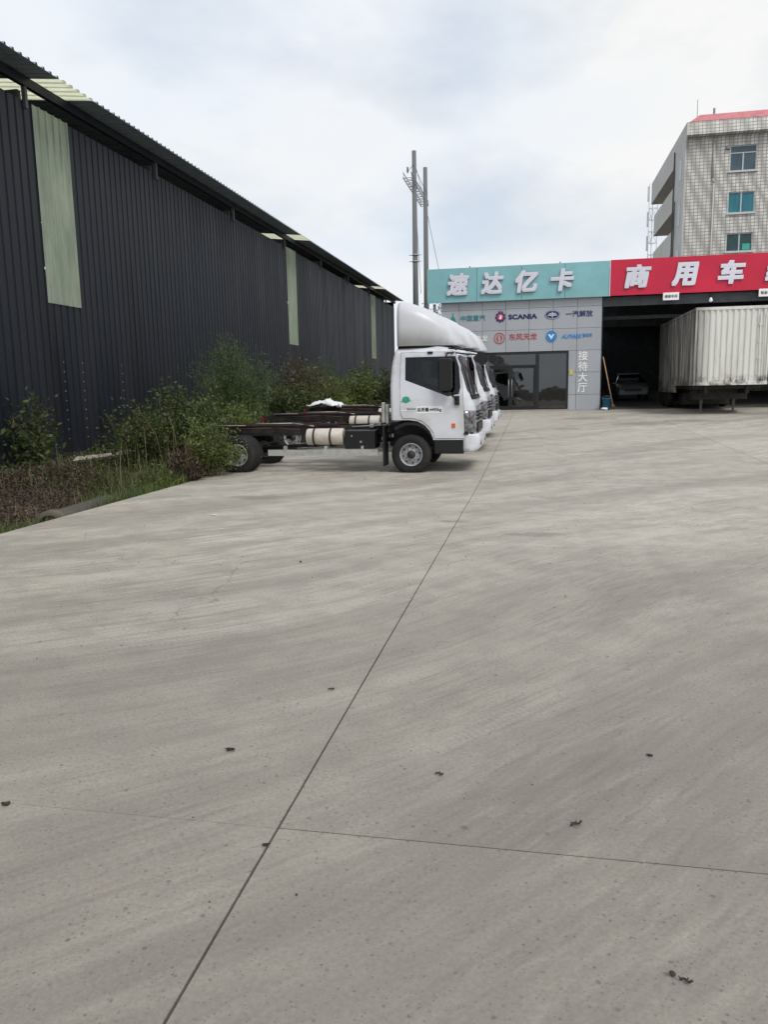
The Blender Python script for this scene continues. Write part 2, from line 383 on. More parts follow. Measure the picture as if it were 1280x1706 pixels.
def add_sphere(bm, c, r, sc=(1, 1, 1), mi=0, sub=2):
    g = bmesh.ops.create_icosphere(bm, subdivisions=sub, radius=1)
    for v in g['verts']: v.co = Vector((v.co.x * r * sc[0], v.co.y * r * sc[1], v.co.z * r * sc[2])) + Vector(c)
    for f in set(f for v in g['verts'] for f in v.link_faces): f.smooth = True; f.material_index = mi
def NB(): return bmesh.new()
def obj(name, bm, mats, parent=None, bevel=0, fix=True, autosm=None):
    if fix: bmesh.ops.recalc_face_normals(bm, faces=bm.faces)
    me = bpy.data.meshes.new(name); bm.to_mesh(me); bm.free()
    for m in (mats if isinstance(mats, (list, tuple)) else [mats]): me.materials.append(m)
    o = bpy.data.objects.new(name, me); COL.objects.link(o)
    if parent: o.parent = parent
    if bevel:
        b = o.modifiers.new('bevel', 'BEVEL'); b.width = bevel; b.segments = 2; b.limit_method = 'ANGLE'; b.angle_limit = R(35)
    return o
def tag(o, label=None, cat=None, group=None, kind=None):
    if label: o['label'] = label
    if cat: o['category'] = cat
    if group: o['group'] = group
    if kind: o['kind'] = kind
    return o
def thing(name, label, cat, loc=(0, 0, 0), rz=0, group=None):
    o = bpy.data.objects.new(name, None); COL.objects.link(o); o.location = loc; o.rotation_euler = (0, 0, rz); o.empty_display_size = .2
    return tag(o, label, cat, group)
def kids(o): return [c for c in bpy.data.objects if c.parent == o]
def copy_tree(o, parent=None):
    c = o.copy(); COL.objects.link(c); c.parent = parent
    for ch in kids(o): copy_tree(ch, c)
    return c
def struct(name, bm, m, label=None):
    o = obj(name, bm, m); o['kind'] = 'structure'
    if label: o['label'] = label
    return o
def me0(bm):
    me = bpy.data.meshes.new('tmp'); bm.to_mesh(me); return me
def text_bm(s, w, h, depth=.01, bold=0, shear=0, f=None, side=1):
    """letters as solid mesh, scaled into w x h and centred; f maps (x,y,z-depth)->world"""
    cu = bpy.data.curves.new('t', 'FONT'); cu.body = s; cu.size = 1; cu.extrude = .05; cu.resolution_u = 3; cu.shear = shear
    cu.align_x = 'CENTER'
    o = bpy.data.objects.new('t', cu); COL.objects.link(o)
    dg = bpy.context.evaluated_depsgraph_get(); me = bpy.data.meshes.new_from_object(o.evaluated_get(dg))
    bpy.data.objects.remove(o); bm = bmesh.new(); bm.from_mesh(me); bpy.data.meshes.remove(me)
    for fc in bm.faces: fc.material_index = 0
    if bold:
        src = bmesh.new(); src.from_mesh(me0(bm)); bm.clear()
        for q in range(9):
            tmp = src.copy(); a = q * math.pi / 4
            o_ = Vector((0, 0, 0)) if q == 8 else Vector((max(-1, min(1, math.cos(a) * 1.42)), max(-1, min(1, math.sin(a) * 1.42)), 0)) * bold
            for v in tmp.verts: v.co += o_; v.co.z *= 1 - .012 * q; v.co.z += -.0006 * q
            m_ = me0(tmp); bm.from_mesh(m_); tmp.free()
        src.free()
    xs = [v.co.x for v in bm.verts] or [0, 1]; ys = [v.co.y for v in bm.verts] or [0, 1]
    cx, cy = (min(xs) + max(xs)) / 2, (min(ys) + max(ys)) / 2
    kx = w / (max(xs) - min(xs)); ky = h / (max(ys) - min(ys)) if h else kx
    for fc in bm.faces:
        if abs(fc.normal.z) < .5: fc.material_index = side
    for v in bm.verts:
        a, b, z = (v.co.x - cx) * kx, (v.co.y - cy) * ky, v.co.z * depth / .1
        v.co = f(a, b, z)
    return bm
def lettering(name, s, w, h, X, Z, Y, mat, parent, depth=.015, bold=0, shear=0, side=None):
    bm = text_bm(s, w, h, depth, bold, shear, lambda a, b, z: Vector((X + a, Y - z, Z + b)), side=1 if side else 0)
    return obj(name, bm, [mat, side or mat], parent)
def boolean(o, cutter, op='DIFFERENCE'):
    md = o.modifiers.new('b', 'BOOLEAN'); md.operation = op; md.object = cutter; md.solver = 'EXACT'
    dg = bpy.context.evaluated_depsgraph_get(); me = bpy.data.meshes.new_from_object(o.evaluated_get(dg))
    o.modifiers.remove(md); old = o.data; o.data = me; bpy.data.meshes.remove(old); bpy.data.objects.remove(cutter)

# ================================================================ GROUND
def yprof(bm, x0, x1, ys, dz, mi=0, drop=None):
    """strip following the yard profile"""
    prev = None
    for y in ys:
        a, b = bm.verts.new((x0, y, G(y) + dz)), bm.verts.new((x1, y, G(y) + dz))
        if drop: c, d_ = bm.verts.new((x0, y, G(y) + dz - drop)), bm.verts.new((x1, y, G(y) + dz - drop))
        else: c = d_ = None
        if prev:
            bm.faces.new((prev[0], prev[1], b, a)).material_index = mi
            if drop:
                bm.faces.new((prev[2], prev[0], a, c)); bm.faces.new((prev[1], prev[3], d_, b))
        elif drop: bm.faces.new((a, b, d_, c))
        prev = (a, b, c, d_)
    if drop: bm.faces.new((prev[1], prev[0], prev[2], prev[3]))
xj = [-6.4, -.95, 4.5, 9.95, 15.4, 20.9, 26.4, 40]
yj = [-24.7, -19.25, -13.8, -8.33, -2.87, 2.59, 8.05, 13.5, 18.97, 24.4, 29.9, 35.4, 36.6]
bm = NB()
for i in range(len(xj) - 1):
    for j in range(len(yj) - 1):
        gx, gy = .0052, .0016
        # the saw-cut joints wander very slightly
        o1 = random.uniform(-.004, .004); gy = .0016 if yj[j] < 5 else .006
        yprof(bm, xj[i] + gx, xj[i + 1] - gx, [yj[j] + gy + o1, yj[j + 1] - gy + o1], 0, drop=.22)
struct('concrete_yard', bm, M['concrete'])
bm = NB(); yprof(bm, -6.42, 40, [-24, 0, 13.5, 36.6], -.03)
struct('joint_filler', bm, simple('dark_joint_filler', (.05, .048, .044), .95, var=.4, scale=20, obj=False))
# surrounding land
bm = NB(); yprof(bm, -1200, 1200, [-600, 0, 13.5, 36, 61.4, 1800], -.62)
struct('ground', bm, M['soil'])
# planted strip between the slab and the shed
def soil_z(x, y):
    t = min(1, max(0, (-6.9 - x) / 1.5)); t = t * t * (3 - 2 * t)
    if y > 13: t = max(t, min(1, (y - 13) / 1.2))
    z = -.42 + t * .47
    return G(y) + z + .10 * noise.noise(Vector((x * .8, y * .8, 0))) * t + .03 * noise.noise(Vector((x * 3, y * 3, 1)))
bm = NB(); NX, NY = 24, 170; V = []
for j in range(NY + 1):
    y = 2 + 62 * j / NY; V.append([bm.verts.new((x, y, min(soil_z(x, y), G(y) - .04) if x > -6.6 else soil_z(x, y))) for x in [-11.5 + 5.12 * i / NX for i in range(NX + 1)]])
for j in range(NY):
    for i in range(NX):
        f = bm.faces.new((V[j][i], V[j][i + 1], V[j + 1][i + 1], V[j + 1][i])); f.smooth = True
struct('soil_strip', bm, M['soil'])

# ================================================================ BLACK SHED
WX, WT = -11.2, 8.1
def rib(bm, y0, y1, f, per=.27, mi=0, h=.035, flat=.19):
    """trapezoid rib profile along y; f(y, off, k) for k=0,1 gives the two ends"""
    n = max(1, round((y1 - y0) / per)); p = (y1 - y0) / n; pts = []
    for i in range(n):
        y = y0 + i * p; s = p / .27
        pts += [(y, 0), (y + .19 * s, 0), (y + .205 * s, h), (y + .25 * s, h)] if h > 0 else [(y, 0), (y + .225 * s, .0), (y + .226 * s, .012), (y + .236 * s, .012), (y + .238 * s, h), (y + .262 * s, h)]
    pts.append((y1, 0)); prev = None
    for y, o in pts:
        a, b = bm.verts.new(f(y, o, 0)), bm.verts.new(f(y, o, 1))
        if prev: bm.faces.new((prev[0], prev[1], b, a)).material_index = mi
        prev = (a, b)
PAN = [(-2.0, -.65), (16.68, 18.03), (34.85, 36.2), (53.4, 54.75)]
shed = thing('corrugated_shed', 'long black corrugated metal shed with pale translucent strips and overhanging roof', 'shed')
bm = NB(); Y = -12.0
for a, b in PAN:
    rib(bm, Y, a, lambda y, o, k: (WX + o, y, (soil_z(WX, y) - .2, WT)[k]), h=-.035)
    rib(bm, a, b, lambda y, o, k: (WX + o, y, (soil_z(WX, y) - .2, 3.84)[k]), h=-.035); Y = b
rib(bm, Y, 62.4, lambda y, o, k: (WX + o, y, (soil_z(WX, y) - .2, WT)[k]), h=-.035)
random.seed(3)
for y in (17.0, 18.9, 16.2):
    for k in range(9): add_box(bm, WX + .001, WX + .010, y + .9, y + .918, .6 + k * .23, .618 + k * .23, 1)
obj('wall', bm, [M['shed'], M['alu']], shed, fix=False)
M['shed_roof'] = simple('bluish_roof_sheet', (.30, .36, .40), .5, .2, var=.15, obj=False)
bm = NB()
add_box(bm, WX - 25, WX - 24.9, -12, 62.4, -.3, 11); add_box(bm, WX - 25, WX - .01, 62.3, 62.4, .3, 8.5); add_box(bm, WX - 25, WX - .01, -12, -11.9, -.3, 8.5)
obj('wall', bm, M['shed'], shed)
for a, b in PAN:
    bm = NB(); rib(bm, a + .01, b - .01, lambda y, o, k: (WX + o + .012, y, (3.80, WT + .02)[k])); obj('translucent_panel', bm, M['frp'], shed, fix=False)
RX, RZ, SL = -10.45, 8.57, .10
def rf(y, o, k): x = (RX, WX - 25.3)[k]; return (x, y, RZ + (RX - x) * SL + o)
bm = NB(); Y = -12.3; per = .25
for a, b in PAN:
    rib(bm, Y, a, rf, per, h=.05); Y = b
rib(bm, Y, 62.7, rf, per, h=.05)
roof = obj('roof', bm, M['shed_roof'], shed, fix=False)
for a, b in PAN:
    bm = NB(); rib(bm, a, b, rf, per, h=.05); obj('skylight', bm, M['skylight'], roof, fix=False)
bm = NB(); add_box(bm, WX - .02, WX + .10, -12.2, 62.6, 8.40, 8.60)
for x in (-13, -16, -19): add_box(bm, x, x + .08, -12, 62.4, RZ + (RX - x) * SL - .14, RZ + (RX - x) * SL - .02)
obj('purlin', bm, M['shed'], shed)
bm = NB()
for y in [4.3 + 6.05 * i for i in range(10)]:
    add_box(bm, WX - .02, WX + .07, y, y + .09, WT - .15, 8.4)
    add_box(bm, WX - 14, WX - .12, y, y + .12, WT - .3, WT + .25)
obj('post', bm, simple('weathered_post', (.10, .11, .115), .7), shed)

# ================================================================ RECEPTION HALL
FY = 36.5
hall = thing('reception_hall', 'grey panel-clad reception hall with black glazed entrance under the teal sign', 'building', (0, 0, 0))
GZ = G(FY)
xs = [-4.34, -3.50, -2.44, -1.38, -.33, .73, 1.79, 2.86]; zs = [GZ, 1.25, 2.25, 3.22, 4.2, 5.15, 5.62]
bm = NB(); gp = .006
for i in range(len(xs) - 1):
    for k in range(len(zs) - 1):
        x0, x1, z0, z1 = xs[i], xs[i + 1], zs[k], zs[k + 1]
        if z1 <= 3.23 and x0 < 1.42:
            if x1 <= 1.43 and x0 >= -3.51: continue
            if x0 >= -3.51: x0 = 1.44
        if z1 <= 3.23 and x0 == -4.34 and False: continue
        add_box(bm, x0 + gp, x1 - gp, FY, FY + .05, z0 + gp, z1 - gp)
obj('cladding', bm, M['grey_acp'], hall, bevel=.006)
bm = NB()   # carcass
add_box(bm, -4.34, -3.5, FY + .052, FY + .2, GZ - .4, 5.6); add_box(bm, 1.43, 2.86, FY + .052, FY + .2, GZ - .4, 5.6); add_box(bm, -3.5, 1.43, FY + .052, FY + .2, 3.235, 5.6)
add_box(bm, -4.34, -4.2, FY + .2, 48, GZ - .4, 5.6); add_box(bm, 2.72, 2.86, FY + .2, 48, GZ - .4, 5.6); add_box(bm, -4.34, 2.86, 48, 48.15, GZ - .4, 5.6)
obj('wall', bm, M['dark_gap'], hall)
bm = NB(); add_box(bm, -4.4, 2.9, FY + .25, 48.2, 5.6, 5.75); obj('roof', bm, M['darkroof'], hall)
bm = NB(); add_box(bm, -4.19, 2.71, FY + .05, 47.9, GZ + .03, GZ + .1); obj('floor', bm, M['floor'], hall)
bm = NB(); add_box(bm, -4.19, 2.71, 43.4, 43.5, GZ + .1, 3.5); add_box(bm, -4.19, 2.71, FY + .4, 43.5, 3.5, 3.56); obj('inner_wall', bm, M['room'], hall)
bm = NB(); add_box(bm, -4.34 - .004, 1.5, FY - .35, FY - .02, GZ - .2, GZ + .045); obj('step', bm, M['slab_old'], hall, bevel=.01)
ZT = 3.2; ZM = 2.60; zb = GZ + .05
fr = NB(); fy0, fy1 = FY - .03, FY + .10
for x0, x1 in ((-3.49, -3.41), (-2.35, -2.28), (-.02, .14), (1.35, 1.43)): add_box(fr, x0, x1, fy0, fy1, zb, ZT)
for a, b in ((-3.41, -2.35), (-2.28, -.02), (.14, 1.35)):
    add_box(fr, a, b, fy0, fy1, ZT - .09, ZT); add_box(fr, a, b, fy0, fy1, zb, zb + .07)
add_box(fr, -2.28, -.02, fy0, fy1, ZM - .04, ZM + .04)
obj('window_frame', fr, M['frame'], hall, bevel=.004)
for x0, x1, z0, z1 in ((-3.41, -2.35, zb + .07, ZT - .09), (-2.28, -.02, ZM + .04, ZT - .09), (.14, 1.35, zb + .07, ZT - .09)):
    bm = NB(); add_box(bm, x0, x1, FY + .03, FY + .038, z0, z1); obj('pane', bm, M['shop_glass'], hall)
for x0, x1, hx in ((-2.27, -1.16, -1.23), (-1.15, -.03, -1.08)):
    bm = NB(); z0, z1 = zb + .08, ZM - .045
    add_box(bm, x0, x0 + .09, FY - .01, FY + .06, z0, z1); add_box(bm, x1 - .09, x1, FY - .01, FY + .06, z0, z1)
    add_box(bm, x0 + .09, x1 - .09, FY - .01, FY + .06, z1 - .07, z1); add_box(bm, x0 + .09, x1 - .09, FY - .01, FY + .06, z0, z0 + .09)
    dr = obj('door', bm, M['frame'], hall)
    bm = NB(); add_box(bm, x0 + .09, x1 - .09, FY + .02, FY + .028, z0 + .09, z1 - .07); obj('pane', bm, M['shop_glass'], dr)
    bm = NB(); add_tube(bm, (hx, FY - .06, 1.2), (hx, FY - .06, 2.0), .015); add_tube(bm, (hx, FY - .06, 1.25), (hx, FY, 1.25), .01); add_tube(bm, (hx, FY - .06, 1.95), (hx, FY, 1.95), .01); obj('handle', bm, M['steel'], dr)
# brand marks -- logos and lettering on the cladding
LY = FY - .012
def poly(bm, pts, y=LY, d_=.012, mi=0): add_prism(bm, pts, lambda u, v, t: (u, t, v), y - d_, y, mi)
def ell(cx, cz, rx, rz, n=28, a0=0, a1=360): return [(cx + rx * math.cos(R(a0 + (a1 - a0) * i / n)), cz + rz * math.sin(R(a0 + (a1 - a0) * i / n))) for i in range(n if a1 - a0 == 360 else n + 1)]
def ring(bm, cx, cz, r0x, r0z, r1x, r1z, y=LY, d_=.012, mi=0, n=32):
    a, b = ell(cx, cz, r0x, r0z, n), ell(cx, cz, r1x, r1z, n)
    for i in range(n):
        j = (i + 1) % n; poly(bm, [a[i], b[i], b[j], a[j]], y, d_, mi)
def logo(name, bm, mats): return obj('logo', bm, mats, hall)
# green three-peaked mark
bm = NB(); X, Z = -3.79, 4.74
for dx, w, h, zb0 in ((0, .055, .42, -.11), (-.105, .05, .24, -.11), (.105, .05, .24, -.11)):
    poly(bm, [(X + dx - w * 1.1, Z + zb0), (X + dx + w * 1.1, Z + zb0), (X + dx * .55 + .012, Z + zb0 + h), (X + dx * .55 - .012, Z + zb0 + h)])
poly(bm, [(X - .2, Z - .20), (X + .2, Z - .20), (X + .17, Z - .14), (X - .17, Z - .14)]); poly(bm, [(X - .17, Z - .29), (X + .17, Z - .29), (X + .2, Z - .24), (X - .2, Z - .24)])
logo('l', bm, M['ink_teal'])
# round griffin-style badge: toothed dark ring, pink centre
bm = NB(); X, Z = -1.62, 4.80
pts = []
for i in range(36):
    r = .24 if (i // 2) % 2 else .20; t = R(i * 10); pts.append((X + r * math.cos(t), Z + r * math.sin(t)))
poly(bm, pts); poly(bm, ell(X, Z, .145, .145), LY - .014, .006, 1)
poly(bm, [(X - .06, Z - .08), (X + .03, Z - .10), (X + .07, Z + .02), (X + .01, Z + .11), (X - .03, Z + .02)], LY - .022, .004, 2)
for k in (-1, 0, 1): poly(bm, [(X + k * .07 - .025, Z + .235), (X + k * .07 + .025, Z + .235), (X + k * .07, Z + .29)], LY - .001)
logo('l', bm, [M['ink_navy'], M['ink_pink'], M['label_white']])
# blue oval with winged figure one
bm = NB(); X, Z = .70, 4.83
poly(bm, ell(X, Z, .34, .20, 36)); ring(bm, X, Z, .305, .17, .32, .183, LY - .013, .004, 1)
poly(bm, [(X - .014, Z - .13), (X + .014, Z - .13), (X + .014, Z + .13), (X - .014, Z + .13)], LY - .013, .006, 1)
for s in (-1, 1):
    for k in range(3):
        z_ = Z - .045 + k * .045; poly(bm, sorted([(X + s * .03, z_ - .010), (X + s * (.22 - k * .03), z_ + .004)]) + sorted([(X + s * .03, z_ + .014), (X + s * (.22 - k * .03), z_ + .018)], reverse=True), LY - .013, .005, 1)
logo('l', bm, [M['ink_navy'], M['label_white']])
# red ring with two swallows
bm = NB(); X, Z = -1.66, 3.86
ring(bm, X, Z, .215, .215, .25, .25)
for s in (1, -1):
    p = [(-.015, .15), (.07, .10), (.12, 0), (.09, -.09), (.02, -.17), (.05, -.06), (.04, .04)]
    q = [(X + s * a, Z + s * b * (1)) for a, b in p]; poly(bm, [(x + s * .02, z) for x, z in q])
logo('l', bm, M['ink_red'])
# blue ring with split diamond
bm = NB(); X, Z = .66, 3.87
ring(bm, X, Z, .225, .225, .25, .25); poly(bm, ell(X, Z, .20, .20))
poly(bm, [(X - .14, Z + .09), (X - .05, Z + .09), (X + .01, Z - .02), (X + .05, Z + .09), (X + .14, Z + .09), (X + .0, Z - .13)], LY - .013, .006, 1)
logo('l', bm, [M['ink_blue'], M['label_white']])
# white winged mark partly behind the trucks
bm = NB(); X, Z = -3.75, 3.87
ring(bm, X, Z, .2, .2, .235, .235); poly(bm, [(X - .03, Z - .15), (X + .03, Z - .15), (X + .12, Z + .12), (X, Z + .03), (X - .12, Z + .12)])
logo('l', bm, M['label_white'])
lettering('lettering', '中国重汽', 1.13, .26, -2.87, 4.80, LY, M['ink_teal'], hall, .012, .012)
lettering('lettering', 'SCANIA', 1.28, .22, -.62, 4.79, LY, M['ink_navy'], hall, .012, .035)
lettering('lettering', '一汽解放', 1.18, .27, 1.87, 4.83, LY, M['ink_navy'], hall, .012, .014)
lettering('lettering', '陕汽德龙', 1.18, .27, -2.78, 3.88, LY, M['label_white'], hall, .012, .012)
lettering('lettering', '东风天龙', 1.25, .29, -.60, 3.90, LY, M['ink_red'], hall, .012, .010)
lettering('lettering', 'AUMARK', .92, .20, 1.56, 3.85, LY, M['ink_blue'], hall, .012, .014, .35)
lettering('lettering', '欧马可', .40, .17, 2.25, 3.87, LY, M['ink_blue'], hall, .012, .02)
for i, ch in enumerate('接待大厅'): lettering('lettering', ch, .42, .42, 2.08, 2.98 - i * .475, LY, M['label_white'], hall, .012, .016)
bm = NB(); add_box(bm, 1.50, 1.64, FY - .03, FY - .001, 2.15, 2.37); tag(obj('notice_card', bm, M['yellow']), 'small yellow notice card on the grey cladding beside the glazing', 'notice')
# furniture inside, seen through the glass
t = thing('reception_desk', 'pale reception desk dimly seen behind the entrance glass', 'desk', (-1.2, 41, GZ + .1))
bm = NB(); add_box(bm, -1.1, 1.1, 0, .6, 0, 1.0); obj('desk_body', bm, M['floor'], t, bevel=.02)
bm = NB(); add_box(bm, -1.2, 1.2, -.08, .7, 1.0, 1.05); obj('desk_top', bm, M['dash'], t)
t = thing('armchair', 'dark armchair standing inside behind the wide right window', 'armchair', (.7, 38.6, GZ + .1))
bm = NB(); add_box(bm, -.4, .4, -.35, .35, .15, .42); obj('seat', bm, M['seat'], t, bevel=.05)
bm = NB(); add_box(bm, -.4, .4, .25, .42, .43, .9); obj('backrest', bm, M['seat'], t, bevel=.05)
for s in (-.5, .4): bm = NB(); add_box(bm, s, s + .1, -.35, .35, .1, .62); obj('armrest', bm, M['seat'], t, bevel=.03)

# ================================================================ TEAL AND RED SIGNS
teal = thing('fascia_sign', 'teal fascia sign with four raised white letters above the reception hall', 'sign', (0, 0, 0))
SZ0, SZ1, SY = 5.51, 7.02, 36.30
edges = [-4.95, -2.68, -.68, 1.22, 3.13]
bm = NB()
for a, b in zip(edges, edges[1:]): add_box(bm, a + .007, b - .007, SY, SY + .04, SZ0, SZ1)
obj('panel', bm, M['teal'], teal, bevel=.004)
bm = NB(); add_box(bm, -4.94, 3.12, SY + .042, SY + .18, SZ0 + .02, SZ1 - .02)
for x in (-3.0, 1.0): add_tube(bm, (x, SY + .1, SZ1 - .02), (x, SY + .1, SZ1 + .07), .025)
obj('frame', bm, M['dark_gap'], teal)
for ch, X in zip('速达亿卡', (-3.53, -1.98, -.45, 1.10)):
    lettering('letter', ch, 1.02, .98, X, 6.29, SY - .05, M['letter'], teal, .10, .045, .14, M['letter_side'])
red = thing('fascia_sign', 'bright red fascia sign with raised white letters over the dark workshop bay', 'sign', (0, 0, 0))
bm = NB(); add_box(bm, 3.165, 17, SY - .02, SY + .03, SZ0 + .01, SZ1 + .02); obj('panel', bm, M['red_sign'], red, bevel=.004)
bm = NB(); add_box(bm, 3.13, 3.162, SY - .025, SY + .03, SZ0, SZ1 + .01); obj('edge_strip', bm, M['letter'], red)
bm = NB(); add_box(bm, 3.17, 17, SY + .032, SY + .17, SZ0 + .03, SZ1 - .01); obj('frame', bm, M['dark_gap'], red)
for ch, X in zip('商用车维', (4.31, 6.26, 8.13, 10.02)):
    lettering('letter', ch, 1.10, .98, X, 6.30, SY - .06, M['letter'], red, .08, .05, .16, M['letter_side'])

# ================================================================ WORKSHOP BAY
bay = thing('workshop_building', 'dark open-fronted steel workshop under the red sign', 'building', (0, 0, 0))
bm = NB(); add_box(bm, 2.9, 17, 62, 62.2, .4, 7); add_box(bm, 16.9, 17.1, 36.8, 62, .3, 7); add_box(bm, 2.865, 2.9, 36.55, 62, .4, 5.6); add_box(bm, 2.9, 17, 48.2, 48.3, 5.0, 6.6)
obj('wall', bm, M['darkwall'], bay)
bm = NB(); add_box(bm, 2.87, 17.2, 36.5, 62.3, 6.62, 6.72); obj('roof', bm, M['darkroof'], bay)
bm = NB(); add_box(bm, 2.905, 16.9, 36.58, 36.74, 5.1, 5.5); add_box(bm, 2.905, 16.9, 38.2, 38.32, 4.64, 4.80)
for x in (5, 8, 11, 14): add_box(bm, x, x + .1, 36.8, 62, 6.3, 6.55)
obj('beam', bm, M['darkroof'], bay)
bm = NB(); add_box(bm, 10.6, 10.85, 36.55, 36.8, .5, 6.6); obj('column', bm, M['darkroof'], bay)
bm = NB(); yprof(bm, 2.9, 17, [36.6, 45, 62], -.004, drop=.3)
struct('workshop_floor', bm, simple('dirty_workshop_floor', (.09, .085, .08), .7, var=.3, scale=1, obj=False))
for X, s, lb in ((5.72, '维修车间', 'small white hanging board with dark writing under the red sign, left of the trailer roof'), (9.60, '钣金车间', 'small white hanging board cut by the right edge of the photo')):
    t = thing('hanging_board', lb, 'sign', (0, 0, 0), group='small boards hung under the red sign')
    bm = NB(); add_box(bm, X - .33, X + .33, SY - .03, SY - .005, 5.24, 5.56); obj('board', bm, M['label_white'], t)
    lettering('lettering', s, .52, .14, X, 5.40, SY - .034, M['ink'], t, .004, .015)
t = thing('work_lamp', 'small white lamp hanging below the red sign above the trailer', 'lamp', (7.38, 36.4, 5.22))
bm = NB(); add_tube(bm, (0, 0, .06), (0, 0, .3), .012); obj('cord', bm, M['black'], t)
bm = NB(); add_lathe(bm, [(.02, .08), (.05, .05), (.09, -.06), (.05, -.1), (.001, -.11)], (0, 0, 0), 'Z', 14); obj('lamp_shade', bm, M['label_white'], t)
# broom, bucket
t = thing('broom', 'long wooden broom leaning on the wall corner beside the blue bucket', 'broom')
bm = NB(); add_tube(bm, (3.40, 36.15, .72), (2.95, 36.42, 2.9), .022); obj('broomstick', bm, M['wood'], t)
bm = NB()
for k in range(26):
    a = random.uniform(-.13, .13); add_tube(bm, (3.39 + a * .3, 36.15, .80), (3.43 + a, 36.12 + random.uniform(-.04, .04), .575), .009, .004, 5)
obj('bristles', bm, M['straw'], t)
t = thing('bucket', 'blue plastic bucket on the ground at the corner of the dark bay', 'bucket', (3.13, 36.2, G(36.2)))
bm = NB(); add_lathe(bm, [(.001, .01), (.15, .01), (.19, .50), (.205, .50), (.205, .53), (.18, .53), (.14, .03), (.001, .03)], (0, 0, 0), 'Z', 24); obj('tub', bm, M['bucket'], t)
bm = NB(); add_path(bm, [(.2 * math.cos(R(a)), -.05, .50 + .12 * math.sin(R(a))) for a in range(0, 181, 20)], .006, 6); obj('handle', bm, M['steel'], t)
bm = NB(); add_sphere(bm, (3.02, 35.98, G(36) + .06), .13, (1.2, .9, .5))
for v in bm.verts: v.co += Vector((1, 1, 1)) * .03 * noise.noise(v.co * 14)
tag(obj('cleaning_rag', bm, M['bag']), 'crumpled pale blue-white rag at the foot of the bucket', 'rag')
# car parked inside
car = thing('parked_car', 'silver saloon car parked facing out deep inside the dark bay', 'car', (5.2, 46.5, G(46.5)))
bm = NB(); rings = []
for y, zt, w in ((-2.15, .55, .70), (-2.1, .72, .80), (-1.6, .84, .87), (-.9, .95, .89), (.4, 1.0, .9), (1.6, 1.0, .88), (2.1, .9, .8), (2.2, .6, .72)):
    rings.append([(-w, y, .32), (-w - .02, y, .5), (-w, y, zt - .12), (-w + .1, y, zt), (0, y, zt + .03), (w - .1, y, zt), (w, y, zt - .12), (w + .02, y, .5), (w, y, .32)])
add_loft(bm, rings); obj('body', bm, M['blue_car'], car)
bm = NB(); rings = []
for y, zt, w in ((-.95, .94, .80), (-.30, 1.40, .62), (.3, 1.46, .60), (.9, 1.40, .60), (1.6, 1.0, .75)):
    rings.append([(-w - .08, y, .95), (-w, y, zt - .04), (-w + .1, y, zt), (w - .1, y, zt), (w, y, zt - .04), (w + .08, y, .95)])
add_loft(bm, rings); obj('cabin', bm, M['glass'], car)
bm = NB(); add_prism(bm, [(-.56, 1.44), (.56, 1.44), (.5, 1.49), (-.5, 1.49)], lambda u, v, t: (u, t, v), -.25, .95); obj('roof', bm, M['blue_car'], car)
bm = NB(); add_box(bm, -.45, .45, -2.19, -2.1, .5, .64); obj('grille', bm, M['black'], car)
for s in (-1, 1):
    bm = NB(); add_sphere(bm, (s * .64, -2.08, .66), .15, (1, .5, .5)); obj('headlight', bm, M['lamp_glass'], car)
    for y in (-1.35, 1.35):
        bm = NB(); add_lathe(bm, [(.001, -.1), (.2, -.1), (.31, -.1), (.32, 0), (.31, .1), (.001, .1)], (s * .8, y, .32), 'X', 24); obj('wheel', bm, M['tyre'], car)

# ================================================================ SEMI TRAILER
M['leg_grey'] = simple('dirty_leg_paint', (.16, .155, .14), .6, var=.3, scale=8)
tr = thing('semi_trailer', 'grimy off-white ribbed box semi-trailer on landing legs half inside the bay', 'trailer', (0, 0, 0))
TX0, TX1, TY0, TY1 = 5.93, 8.56, 31.7, 40.4; TZ0, TZ1, TZ2 = 1.56, 4.46, 1.27
def corr(bm, u0, u1, per, h, f, z0, z1):
    n = round((u1 - u0) / per); p = (u1 - u0) / n; pts = [(u0, 0)]
    for i in range(n): u = u0 + i * p; pts += [(u + .1 * p, 0), (u + .25 * p, h), (u + .65 * p, h), (u + .8 * p, 0)]
    pts.append((u1, 0)); prev = None
    for u, o in pts:
        a, b = bm.verts.new(f(u, o, z0)), bm.verts.new(f(u, o, z1))
        if prev: bm.faces.new((prev[0], prev[1], b, a))
        prev = (a, b)
bm = NB(); corr(bm, TX0 + .06, TX1 - .06, .21, .045, lambda u, o, z: (u, TY0 + .05 - o, z), TZ0 + .12, TZ1 - .10)
corr(bm, TY0 + .06, 35.7, .21, .028, lambda u, o, z: (TX0 + .03 - o, u, z), TZ0 + .12, TZ1 - .10)
corr(bm, 35.7, TY1 - .06, .21, .028, lambda u, o, z: (TX0 + .03 - o, u, z), TZ2 + .12, TZ1 - .10)
corr(bm, TY0 + .06, TY1 - .06, .21, .028, lambda u, o, z: (TX1 - .03 + o, u, z), TZ0 + .12, TZ1 - .10)
add_box(bm, TX0 + .04, TX1 - .04, TY1 - .06, TY1, TZ2, TZ1 - .1)
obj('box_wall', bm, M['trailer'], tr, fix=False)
bm = NB()
for x, y in ((TX0, TY0), (TX1 - .06, TY0), (TX0, TY1 - .06), (TX1 - .06, TY1 - .06)): add_box(bm, x, x + .06, y, y + .06, TZ0 + .121, TZ1 - .101)
add_box(bm, TX0 - .01, TX1 + .01, TY0 - .01, TY0 + .07, TZ1 - .10, TZ1 + .01); add_box(bm, TX0 - .01, TX0 + .07, TY0 + .072, TY1, TZ1 - .10, TZ1 + .01); add_box(bm, TX1 - .07, TX1 + .01, TY0 + .072, TY1, TZ1 - .10, TZ1 + .01)
